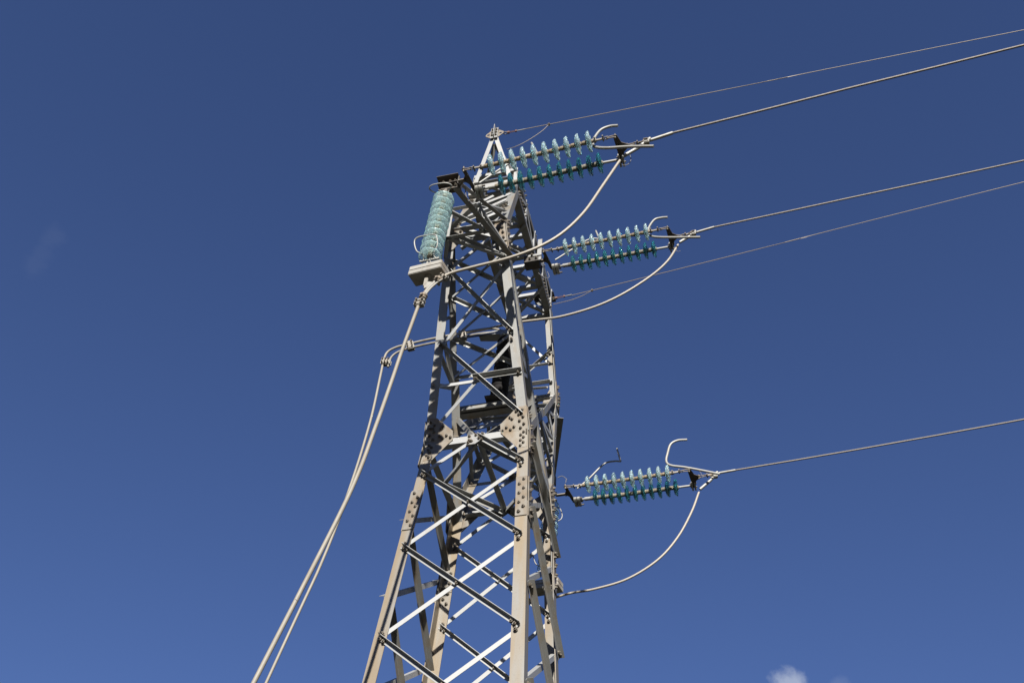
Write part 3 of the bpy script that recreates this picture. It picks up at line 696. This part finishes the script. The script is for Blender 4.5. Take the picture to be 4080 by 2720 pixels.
def plate_tri(mb, a, b, c, r, t, n):
    """rounded triangular yoke"""
    pts = [V(a), V(b), V(c)]; n = V(n).normalized(); cen = sum(pts, V()) / 3; out = []
    for i, p in enumerate(pts):
        pr, nx = pts[i - 1], pts[(i + 1) % 3]
        d1 = (p - pr).normalized(); d2 = (nx - p).normalized()
        o1 = d1.cross(n); o1 = o1 if o1.dot(p - cen) > 0 or (p + o1 * .01 - cen).length > (p - o1 * .01 - cen).length else -o1
        o2 = d2.cross(n); o2 = o2 if (p + o2 * .01 - cen).length > (p - o2 * .01 - cen).length else -o2
        for k in range(5):
            v = o1.lerp(o2, k / 4).normalized(); out.append(p + v * r)
        if i: mid_ = (p + nx) / 2; out.append(mid_ + (cen - mid_) * .16)
    slab(mb, out, n, t)
for i, ph in enumerate(PH):
    nm = ph['nm']; y = ph['y']; gnear = ph['nm']
    u0, u1 = at(*ph['u0'], y=ph['yu']), at(*ph['u1'], y=ph['yu'])
    l0, l1 = at(*ph['l0'], y=ph['yl']), at(*ph['l1'], y=ph['yl'])
    where = ('%s of the three pairs on the right of the pylon' % nm)
    EU, a = string('strain_insulator_string', u0, u1, 10, G_PALE, M_CAP, 'pale clear glass disc string, upper of the %s pair right of the pylon' % nm , 'horizontal glass insulator strings')
    EL_, al = string('strain_insulator_string', l0, l1, 11, G_TEAL, M_CAP2, 'deep teal glass disc string, lower of the %s pair right of the pylon' % nm, 'horizontal glass insulator strings')
    # tower side yoke
    zc = (u0.z + l0.z) / 2; ux0 = u0 - a * .145; k0 = V((u0.x - .62, y, zc)); 
    yu_ = V((u0.x - .52, ph['yu'], u0.z + .02)); yl_ = V((l0.x - .52, ph['yl'], l0.z + .0)); 
    yt = V(((yu_.x + yl_.x) / 2 - .075, y, (yu_.z + yl_.z) / 2))
    Y = empty('yoke_plate', yt, 'dark triangular steel yoke on the tower side of the %s insulator pair' % nm, 'yoke plate', 'yoke plates at the ends of the insulator pairs')
    nn = (yl_ - yu_).cross(yt - yu_).normalized()
    mb = MB(); plate_tri(mb, yu_, yl_, yt, .036, .016, nn); mb.build('plate', M_DARK, Y)
    mb = MB(); tipx = .21 if i != 1 else .68
    tube(mb, [V((tipx, y if i else y + .1, yt.z)), yt + V((-.02, 0, 0))], .022, 8, False)
    box(mb, V((tipx * .5 + yt.x * .5, y, yt.z)), (max(.03, (yt.x - tipx) * .5), 0, 0), (0, .035, 0), (0, 0, .012)); mb.build('link', M_FIT, Y)
    for p in (yu_, yl_, yt): mb = MB(); tube(mb, [p - nn * .05, p + nn * .07], .017, 8, False); mb.build('pin', M_BOLT, Y)
    # links from yoke to upper string, extension bar to lower string
    def links(mb, p, q, bar=True):
        p, q = V(p), V(q); d = (q - p); a_, u_, v_ = frame(d)
        tube(mb, [p - u_ * .025, p + d * .12 - u_ * .03, p + d * .33 - u_ * .018, p + d * .36 + u_ * .0, p + d * .33 + u_ * .018, p + d * .12 + u_ * .03, p + u_ * .025], .011, 8, n=4)
        tube(mb, [p + d * .30 - v_ * .02, p + d * .42 - v_ * .024, p + d * .50, p + d * .42 + v_ * .024, p + d * .30 + v_ * .02], .011, 8, n=4)
        box(mb, p + d * .66, a_ * (d.length * .18), u_ * .022, v_ * .013); box(mb, p + d * .92, a_ * .05, u_ * .032, v_ * .026, .006)
        tube(mb, [p + d * .52 - v_ * .07, p + d * .52 + v_ * .05], .015, 6, False); tube(mb, [p + d * .88 - v_ * .075, p + d * .88 + v_ * .05], .015, 6, False)
    mb = MB(); links(mb, yu_, u0 - a * .135); mb.build('link', M_FIT, EU)
    mb = MB(); q = l0 - al * .13
    tube(mb, [yl_ + V((.08, 0, 0)), q - V((.10, 0, 0))], .027, 12, False); tube(mb, [q - V((.12, 0, 0)), q + V((.02, 0, 0))], .045, 12, False); mb.build('extension_rod', M_ROD, EL_)
    # grey oval horn clamp on lower tower end
    H = empty('arcing_horn', yl_, 'bent grey rod horn rising behind the tower end of the %s insulator pair' % nm, 'arcing horn', 'bent rod arcing horns')
    mb = MB(); c0 = yl_ + V((.06, 0, .0)); 
    for dx in (-.04, .04):
        oval = []
        for k in range(20):
            aa = 2 * math.pi * k / 20; oval.append(c0 + V((dx, math.cos(aa) * .15 + .06, math.sin(aa) * .075)))
        slab(mb, oval, (1, 0, 0), .062)
    mb.build('clamp', M_ROD, H)
    for dy in (-.06, .06, .17): mb = MB(); tube(mb, [c0 + V((-.05, dy, .0)), c0 + V((.16, dy, .0))], .018, 6, False); mb.build('pin', M_BOLT, H)
    if i == 0: hp = [(1910, 730), (1960, 692), (2010, 655), (2055, 622), (2110, 601), (2137, 596)]; he = [(2137, 598), (2118, 570)]
    elif i == 1: hp = [(2212, 1036), (2270, 996), (2325, 957), (2360, 941), (2385, 940)]; he = [(2385, 940), (2374, 920)]
    else: hp = [(2300, 1945), (2345, 1904), (2405, 1842), (2445, 1828), (2470, 1826)]; he = [(2472, 1827), (2458, 1786)]
    yh = ph['yl'] + .05
    pts = [at(*p, y=yh) for p in hp]; pts = [V((q.x, q.y + .12 * (k / len(pts)), q.z)) for k, q in enumerate(pts)]
    mb = MB(); tube(mb, pts, .022 if i == 0 else .021, 12); e = [at(*p, y=pts[-1].y) for p in he]; tube(mb, [pts[-1], e[-1]], .022, 12, False); mb.build('rod', M_ROD, H)
    # line side yoke, links, clamp rod
    yu2 = V((u1.x + .48, ph['yu'], u1.z + .03)); yl2 = V((l1.x + .42, ph['yl'], l1.z)); yt2 = V(((yu2.x + yl2.x) / 2 + .16, y, (yu2.z + yl2.z) / 2))
    Y2 = empty('yoke_plate', yt2, 'dark triangular steel yoke on the wire side of the %s insulator pair' % nm, 'yoke plate', 'yoke plates at the ends of the insulator pairs')
    nn = (yl2 - yu2).cross(yt2 - yu2).normalized()
    mb = MB(); plate_tri(mb, yu2, yl2, yt2, .038, .016, nn); mb.build('plate', M_DARK, Y2)
    for p in (yu2, yl2, yt2): mb = MB(); tube(mb, [p - nn * .05, p + nn * .06], .016, 8, False); mb.build('pin', M_BOLT, Y2)
    mb = MB(); links(mb, yu2, u1 + a * .06); mb.build('link', M_FIT, EU)
    mb = MB(); tube(mb, [l1 + al * .03, yl2], .026, 12, False); mb.build('extension_rod', M_ROD, EL_)
    ce = V((yt2.x + .36, y, yt2.z + .02))
    mb = MB(); links(mb, yt2, ce); mb.build('link', M_FIT, Y2)
    # arcing horn racket on wire side
    H2 = empty('arcing_horn', yl2, 'curved pale rod horn curling up at the wire end of the %s insulator pair' % nm, 'arcing horn', 'bent rod arcing horns')
    if i == 0: A_ = [(2605, 583), (2500, 585), (2420, 590), (2372, 586), (2362, 570), (2372, 545), (2395, 518), (2430, 504), (2462, 501)]
    elif i == 1: A_ = [(2790, 945), (2700, 946), (2620, 945), (2590, 938), (2582, 924), (2588, 902), (2608, 876), (2635, 868), (2660, 866)]
    else: A_ = [(2868, 1888), (2800, 1874), (2730, 1861), (2672, 1853), (2655, 1837), (2660, 1806), (2672, 1770), (2700, 1754), (2738, 1751)]
    yy = ph['yu'] if i < 2 else ph['yu'] - .1
    pts = [at(*p, y=yy + .1) for p in A_]
    mb = MB(); tube(mb, pts, .027 if i < 2 else .028, 12); mb.build('rod', M_ROD, H2)
    mb = MB(); c0 = yl2 + V((-.03, 0, 0))
    for dx in (-.03, .03):
        oval = [c0 + V((dx, math.cos(2 * math.pi * k / 20) * .14 + .02, math.sin(2 * math.pi * k / 20) * .07)) for k in range(20)]
        slab(mb, oval, (1, 0, 0), .035)
    mb.build('clamp', M_ROD, H2)
    for dy in (-.06, .06): mb = MB(); tube(mb, [c0 + V((-.06, dy, 0)), c0 + V((.09, dy, 0))], .018, 6, False); mb.build('pin', M_BOLT, H2)
    ph['ce'] = ce

# ------------------------------------------------------------------ conductors, jumpers, clamps
def cable(name, pts, r, label, cat, group=None, m=M_CABLE, n=10, seg=12):
    mb = MB(); tube(mb, pts, r, seg, sm=n > 0, n=n); return tag(mb.build(name, m, None, origin=pts[0]), label, cat, group)
COND = [[(2680, 530), (3400, 348), (4080, 180)], [(2845, 905), (3400, 786), (4080, 640)], [(2930, 1872), (3400, 1793), (4080, 1670)]]
JUMP = [[(2470, 640), (2400, 742), (2330, 842), (2245, 925), (2150, 982), (2030, 1027), (1900, 1060), (1800, 1087), (1752, 1112), (1722, 1136), (1704, 1158), (1682, 1190)],
        [(2702, 975), (2660, 1040), (2590, 1102), (2480, 1172), (2370, 1222), (2240, 1260), (2150, 1273), (2085, 1281), (2020, 1292), (1940, 1310), (1860, 1326)],
        [(2785, 1960), (2755, 2040), (2700, 2140), (2620, 2230), (2500, 2305), (2370, 2345), (2280, 2360), (2222, 2376), (2175, 2392)]]
YP = [-4.1, 0.0, 4.15]
labC = ['thick conductor running from the topmost insulator pair to the upper right edge', 'conductor running right from the middle insulator pair', 'lowest conductor running right from the bottom insulator pair']
labJ = ['thick jumper cable sweeping down across the pylon to the hanging weight', 'jumper cable curving from the middle insulator pair in behind the pylon leg', 'jumper cable hanging in a deep curve below the lowest insulator pair']
for i in range(3):
    y = YP[i]; ce = PH[i]['ce']
    C_ = [at(*p, y=y) for p in COND[i]]
    d = (C_[2] - C_[1]).normalized(); far = C_[2] + d * 60
    farther = [C_[0], C_[0].lerp(C_[1], .5) + V((0, 0, -.006)), C_[1], C_[1].lerp(C_[2], .5) + V((0, 0, -.008)), C_[2], far]
    cable('conductor', farther, .0195 if i else .0205, labC[i], 'power line', 'conductors leaving to the right', M_WIRE, 0)
    # compression dead end: body + jumper lug
    D = empty('dead_end_clamp', ce, 'pale metal dead end clamp joining wire and jumper at the %s insulator pair' % PH[i]['nm'], 'cable clamp', 'dead end clamps')
    mb = MB(); tube(mb, [ce + V((-.05, 0, 0)), ce + V((.1, 0, .012)), C_[0]], .031 if i == 0 else .027, 12, False); mb.build('sleeve', M_ROD, D)
    J = [at(*p, y=y) for p in JUMP[i]]
    top = ce + V((.06, -.02, .0))
    mb = MB(); tube(mb, [top + V((0, 0, .03)), top.lerp(J[0], .4), J[0] + (J[0] - J[1]) * .15], .034, 12, False); box(mb, top.lerp(J[0], .12), (.05, 0, 0), (0, .05, 0), (0, 0, .07), .015); mb.build('lug', M_ROD, D)
    for k in (.12, .28): mb = MB(); tube(mb, [top.lerp(J[0], k) + V((-.05, -.07, 0)), top.lerp(J[0], k) + V((.03, -.07, 0))], .014, 6, False); mb.build('bolt', M_BOLT, D)
    if i == 0:
        down = [(1668, 1215), (1600, 1402), (1560, 1520), (1500, 1690), (1400, 1950), (1200, 2350), (1010, 2720)]
        J2 = [at(*p, y=y) for p in down]; dd = (J2[-1] - J2[-2]).normalized(); k = (GROUND - J2[-1].z) / dd.z
        cable('jumper_cable', J, .026, labJ[0], 'cable', 'jumper cables')
        cable('down_cable', J2 + [J2[-1] + dd * k], .029, 'pale down cable falling from the clamp under the weight to the lower left', 'cable', 'down cables', M_DOWN)
    else:
        cable('jumper_cable', J, .026 if i == 1 else .025, labJ[i], 'cable', 'jumper cables')
# twin lead of the middle phase through the pylon to the left, then down
tw = [(1860, 1322), (1745, 1345), (1690, 1356), (1635, 1369), (1580, 1383), (1543, 1404), (1528, 1440), (1515, 1500), (1475, 1680), (1400, 1925), (1290, 2220), (1060, 2720)]
P_ = [at(*p, y=0) for p in tw]; P_ = [V((.05, 0, 4.96)), V((-.4, 0, 5.2))] + P_[1:]
dd = (P_[-1] - P_[-2]).normalized(); P_ += [P_[-1] + dd * ((GROUND - P_[-1].z) / dd.z)]
cable('down_cable', P_, .026, 'outer left cable leaving the pylon sideways and bending down past the clamps', 'cable', 'down cables', M_DOWN)
tw2 = [(1745, 1362), (1690, 1373), (1635, 1386), (1590, 1400), (1560, 1422), (1548, 1452), (1546, 1462)]
P2 = [V((.05, 0, 4.84)), V((-.4, 0, 5.06))] + [at(*p, y=0) for p in tw2]
cable('lead_cable', P2, .024, 'short lower lead cable ending in a stub below the left clamp', 'cable', None, M_DOWN)
def twin_clamp(name, p, q, along, label):
    p, q = V(p), V(q); c = (p + q) / 2; E = empty(name, c, label, 'cable clamp', 'twin cable clamps')
    a_ = V(along).normalized(); s = (q - p).normalized(); n = a_.cross(s)
    for sg in (-1, 1):
        mb = MB(); box(mb, c + n * .032 * sg, a_ * .085, s * ((q - p).length / 2 + .055), n * .03, .02); mb.build('jaw', M_WEIGHT, E)
    for k in (-1, 1):
        for t in (-.62, 0.0, .62): mb = MB(); tube(mb, [c + a_ * .05 * k + s * t * ((q - p).length / 2 + .05) - V((0, .10, 0)), c + a_ * .05 * k + s * t * ((q - p).length / 2 + .05)], .018, 8, False); mb.build('bolt', M_BOLT, E)
twin_clamp('cable_clamp', at(1633, 1369, y=0), at(1637, 1387, y=0), at(1690, 1356, y=0) - at(1635, 1369, y=0), 'tan clamp holding two cables where they leave the pylon to the left')
twin_clamp('cable_clamp', at(1528, 1444, y=0), at(1548, 1444, y=0), (0, 0, 1), 'tan clamp at the bend where the twin cables turn down')
twin_clamp('cable_clamp', at(1843, 1329, y=0), at(1845, 1347, y=0), (1, 0, .1), 'shaded clamp on the twin cables seen through the pylon lattice')

# suspension strings
def susp(y, x, z_top, z_bot, label, shade):
    E, a = string('suspension_insulator_string', (x, y, z_top), (x - .04, y, z_bot), 10, G_SUSP, M_CAP2, label, 'hanging glass insulator strings')
    mb = MB(); top = V((x, y, z_top)); 
    tube(mb, [top + V((0, 0, .12)), top + V((0, 0, .34))], .02, 8, False); box(mb, top + V((0, 0, .24)), (.035, 0, 0), (0, .03, 0), (0, 0, .06), .01); mb.build('link', M_FIT, E)
    b = V((x - .04, y, z_bot)); mb = MB()
    tube(mb, [b + V((0, 0, -.04)), b + V((0, 0, -.16))], .016, 8, False)
    tube(mb, [b + V((-.02, 0, -.18)), b + V((-.035, 0, -.24)), b + V((0, 0, -.30)), b + V((.035, 0, -.24)), b + V((.02, 0, -.18))], .012, 8, n=4)
    tube(mb, [b + V((0, -.03, -.27)), b + V((0, -.045, -.34)), b + V((0, 0, -.38)), b + V((0, .045, -.34)), b + V((0, .03, -.27))], .012, 8, n=4)
    box(mb, b + V((0, 0, -.13)), (.17, 0, 0), (0, .012, 0), (0, 0, .022)); mb.build('link', M_ROD, E)
    mb = MB()   # lower racket
    tube(mb, [b + V((-.10, -.01, -.14)), b + V((-.11, -.05, -.02)), b + V((-.22, -.09, .06)), b + V((-.27, -.15, .26)), b + V((-.22, -.18, .34)), b + V((-.07, -.18, .36)), b + V((.08, -.18, .34)), b + V((.135, -.16, .25)), b + V((.14, -.10, .10)), b + V((.08, -.05, -.02)), b + V((.11, -.01, -.14))], .0125, 10, n=5); mb.build('guard_ring', M_ROD, E)
    mb = MB(); t = top + V((0, 0, .10))
    tube(mb, [t + V((-.08, 0, .0)), t + V((-.11, -.04, .06)), t + V((-.20, -.08, .08)), t + V((-.26, -.14, .11)), t + V((-.21, -.19, .13)), t + V((-.05, -.20, .13)), t + V((.09, -.18, .12)), t + V((.16, -.12, .11)), t + V((.10, -.07, .08)), t + V((.07, -.02, .02)), t + V((.09, 0, .0))], .0115, 10, n=5)
    box(mb, t + V((0, 0, 0)), (.14, 0, 0), (0, .02, 0), (0, 0, .014)); mb.build('guard_ring', M_ROD, E)
    # weight
    c = b + V((.04, 0, -.52)); Wt = empty('counterweight', c, label.split(' string')[0] and shade, 'weight', 'counterweights under the hanging strings')
    mb = MB(); box(mb, c + V((0, 0, .059)), (.285, -.02, 0), (.03, .130, 0), (0, 0, .056), .010); mb.build('slab', M_WEIGHT, Wt)
    mb = MB(); box(mb, c + V((0, 0, -.059)), (.289, -.02, 0), (.03, .133, 0), (0, 0, .056), .010); mb.build('slab', M_WEIGHT, Wt)
    mb = MB(); box(mb, c + V((-.02, 0, -.22)), (.032, 0, 0), (0, .02, 0), (0, 0, .15), .008); lathe(mb, c + V((0, 0, -.117)), (0, 0, -1), [(.055, 0), (.055, .02), (.0, .02)], 16); mb.build('hanger', M_WEIGHT, Wt)
    return b, c
b, c = susp(-4.1, -.005, 3.80, 2.0, 'hanging string of ten sea green glass discs on the left of the pylon', 'pale rectangular block weight hanging left of the pylon under its glass string')
b3, c3 = susp(4.15, .10, 3.80, 2.0, 'hanging glass disc string seen behind the right hand pylon legs', 'shaded block weight behind the right hand pylon legs')
# suspension clamp under near weight
def susp_clamp(y, pts, c, label):
    E = empty('suspension_clamp', c + V((0, 0, -.38)), label, 'cable clamp', 'suspension clamps')
    P = [at(*p, y=y) for p in pts]
    mb = MB(); tube(mb, P, .038, 12, n=6); mb.build('cradle', M_WEIGHT, E)
    low = [p + V((.02, -.01, -.055)) for p in P]; mb = MB(); tube(mb, low, .018, 8, n=6); mb.build('keeper', M_WEIGHT, E)
    m_ = P[len(P) // 2]; mb = MB(); slab(mb, [m_ + V((-.09, -.02, -.02)), m_ + V((-.1, -.02, .10)), m_ + V((-.04, -.02, .15)), m_ + V((.03, -.02, .12)), m_ + V((.09, -.02, .03))], (0, 1, 0), .04); mb.build('ear', M_WEIGHT, E)
    for k in (1, -2):
        mb = MB(); q = P[k]; d = (P[k + 1 if k > 0 else k] - P[k if k > 0 else k - 1]).normalized()
        lathe(mb, q - d * .05, d, [(.04, 0), (.062, .0), (.066, .02), (.062, .045), (.04, .05), (.04, .06), (.062, .06), (.066, .08), (.062, .1), (.04, .1)], 16)
        tube(mb, [q + V((0, -.1, -.03)), q + V((0, .08, -.03))], .022, 8, False)
        mb.build('collar', M_FIT, E)
    return P
susp_clamp(-4.1, [(1770, 1103), (1745, 1116), (1727, 1131), (1712, 1145), (1697, 1163), (1686, 1183), (1674, 1212)], c, 'tan curved clamp bending the thick cable below the left block weight')
for q, d, lab in ((at(1768, 1106, y=-4.1), at(1790, 1090, y=-4.1) - at(1752, 1112, y=-4.1), 'tan bolted collar on the thick cable just right of the left block weight'),
                  (at(1672, 1208, y=-4.1), V((.1, 0, 1)), 'tan four bolt collar where the down cable starts under the left weight')):
    d = V(d).normalized(); s_ = d.cross(V((0, 1, 0))); E = empty('cable_collar', q, lab, 'cable clamp', 'collars on the thick cable')
    n_ = 1 if q.z > .9 and q.x > .1 else 2
    for r_ in range(n_):
        c_ = q + d * (.085 * r_ - .04 * (n_ - 1)); mb = MB()
        box(mb, c_, d * .036, s_ * .082, V((0, .052, 0)), .016); mb.build('collar', M_WEIGHT, E)
        for k in (-1, 1):
            mb = MB(); tube(mb, [c_ + s_ * .048 * k + V((0, -.075, 0)), c_ + s_ * .048 * k], .02, 8, False); mb.build('bolt', M_BOLT, E)

# black post insulator inside the window
PI_ = empty('post_insulator', (0, 0, 2.74), 'black ribbed post insulator standing inside the pylon window', 'insulator')
mb = MB(); prof = [(.12, 0), (.12, .05), (.095, .06)]
z = .1
while z < 1.95:
    big = .175 if int(round(z / .06)) % 2 else .155
    prof += [(.10, z), (big, z + .012), (big + .002, z + .020), (.10, z + .045)]; z += .062
prof += [(.10, 2.0)]
lathe(mb, (0.01, 0, 2.74), (.02, 0, 1), prof, 28); mb.build('body', M_BLACK, PI_)
mb = MB(); lathe(mb, (0.03, 0, 4.74), (0, 0, 1), [(.0, 0), (.125, 0), (.125, .13), (.10, .16), (.10, .2), (.0, .2)], 24); mb.build('cap', M_ROD, PI_)
mb = MB(); slab(mb, [at(1832, 1347, y=-.1), at(1900, 1333, y=-.1), at(2000, 1322, y=-.1), at(2000, 1331, y=-.1), at(1905, 1331, y=-.1)], (0, 1, 0), .03)
slab(mb, [at(1905, 1331, y=-.08), at(1975, 1316, y=-.08), at(2005, 1312, y=-.08), at(2005, 1331, y=-.08)], (0, 1, 0), .2); mb.build('bracket', M_PALEPL, PI_)

# ------------------------------------------------------------------ earth wires
for i, (a0, a1, a2, cl, loop, y, lab) in enumerate((
        ((2016, 530), (2056, 522), (4080, 120), (2187, 496), [(2187, 498), (2160, 522), (2110, 556), (2060, 582), (2020, 595)], -2.165, 'uppermost thin wire'),
        ((2207, 1189), (2248, 1180), (4080, 725), (2359, 1157), [(2359, 1158), (2320, 1178), (2275, 1195), (2240, 1204), (2205, 1212)], 1.90, 'thin lower wire crossing behind the middle jumper'))):
    p0, p1 = at(*a0, y=y), at(*a1, y=y)
    pc = at(*cl, y=y) if i == 0 else at(*cl, z=p1.z + .02)
    far = at(*a2, y=y) if i == 0 else at(*a2, z=p1.z + .12)
    dd = (far - pc).normalized()
    mb = MB(); tube(mb, [p1, pc, pc.lerp(far, .5) + V((0, 0, -.02)), far, far + dd * 50], .0085 if i == 0 else .0082, 8, n=4)
    tag(mb.build('earth_wire', M_EW, None, origin=p1), ('uppermost thin earth wire running from the pylon peak to the right edge', 'thin earth wire starting beside the right leg and passing behind the middle jumper cable')[i], 'wire', 'thin earth wires')
    mb = MB(); dv = (p1 - p0).normalized(); _, u_, v_ = frame(dv)
    for s in (-1, 1): tube(mb, [p0 + dv * .06 + u_ * .022 * s, p1 - dv * .0 + u_ * .022 * s], .008, 8, False)
    box(mb, p0 + dv * .06, dv * .03, u_ * .035, v_ * .025, .008); box(mb, p1, dv * .02, u_ * .033, v_ * .02, .006)
    Tn = tag(mb.build('turnbuckle', M_RUST, None, origin=p0), ('rusty turnbuckle at the pylon peak', 'rusty turnbuckle beside the far right leg of the pylon')[i], 'turnbuckle', 'turnbuckles')
    mb = MB(); tube(mb, [p0 + V((-.06, 0, 0)), p0 + V((-.02, -.03, .0)), p0 + dv * .06, p0 + V((-.02, .03, 0)), p0 + V((-.06, 0, 0))], .012, 8, n=4); mb.build('shackle', M_FIT, Tn)
    mb = MB(); tube(mb, [p1, p1 + (pc - p1) * .28], .012, 8, False); mb.build('thimble', M_ROD, Tn)
    L = [pc] + [at(*p, y=y + .02 * k) for k, p in enumerate(loop[1:], 1)]
    mb = MB(); tube(mb, L, .0072, 8, n=8)
    tag(mb.build('bonding_wire', M_EW, None, origin=pc), ('thin slack wire looping below the uppermost earth wire to the peak leg', 'thin slack wire looping below the lower earth wire to the right leg')[i], 'wire', 'slack earth wire tails')
    mb = MB(); box(mb, pc, dv * .025, u_ * .02, v_ * .03, .006); tube(mb, [pc - u_ * .045, pc + u_ * .055], .011, 6, False)
    tag(mb.build('wire_clamp', M_BOLT, None, origin=pc), ('small bolted clamp on the uppermost thin wire', 'small bolted clamp on the thin wire left of the middle jumper')[i], 'cable clamp', 'small wire clamps')
# short bonding wires
def bond(pts, y, r, label, m=M_BWIRE):
    P = [at(*p, y=y) for p in pts]; mb = MB(); tube(mb, P, r, 8, n=8); tag(mb.build('bonding_wire', m, None, origin=P[0]), label, 'wire', 'short bonding wires')
bond([(1854, 748), (1856, 775), (1865, 798), (1885, 815)], -3.7, .009, 'short dark wire hanging from the topmost yoke onto the arm')
bond([(2508, 612), (2514, 635), (2506, 652), (2490, 659), (2478, 657)], -4.0, .007, 'thin dark wire loop behind the topmost jumper lug')
bond([(2181, 1082), (2188, 1100), (2183, 1108), (2170, 1106), (2145, 1088)], -.1, .008, 'dark wire looping below the middle yoke')
bond([(2237, 1905), (2232, 1892), (2247, 1874), (2258, 1908), (2240, 1896), (2222, 1902)][::-1][:3] + [(2256, 1910), (2254, 1922)], 4.1, .009, 'dark wire loop above the lowest yoke')
bond([(2218, 2018), (2232, 2026), (2240, 2050), (2236, 2066), (2224, 2074)], 4.1, .011, 'grey curved wire beside the right leg below the lowest yoke', M_ROD)
bond([(2745, 1860), (2770, 1866), (2790, 1880), (2797, 1895)], 4.1, .007, 'thin dark wire over the lowest wire side yoke')
bond([(2672, 985), (2690, 992), (2700, 1002), (2712, 1000)], 0.0, .006, 'thin dark wire under the middle wire side yoke')

for g_, c_ in protos.values():
    bpy.data.objects.remove(g_); bpy.data.objects.remove(c_)
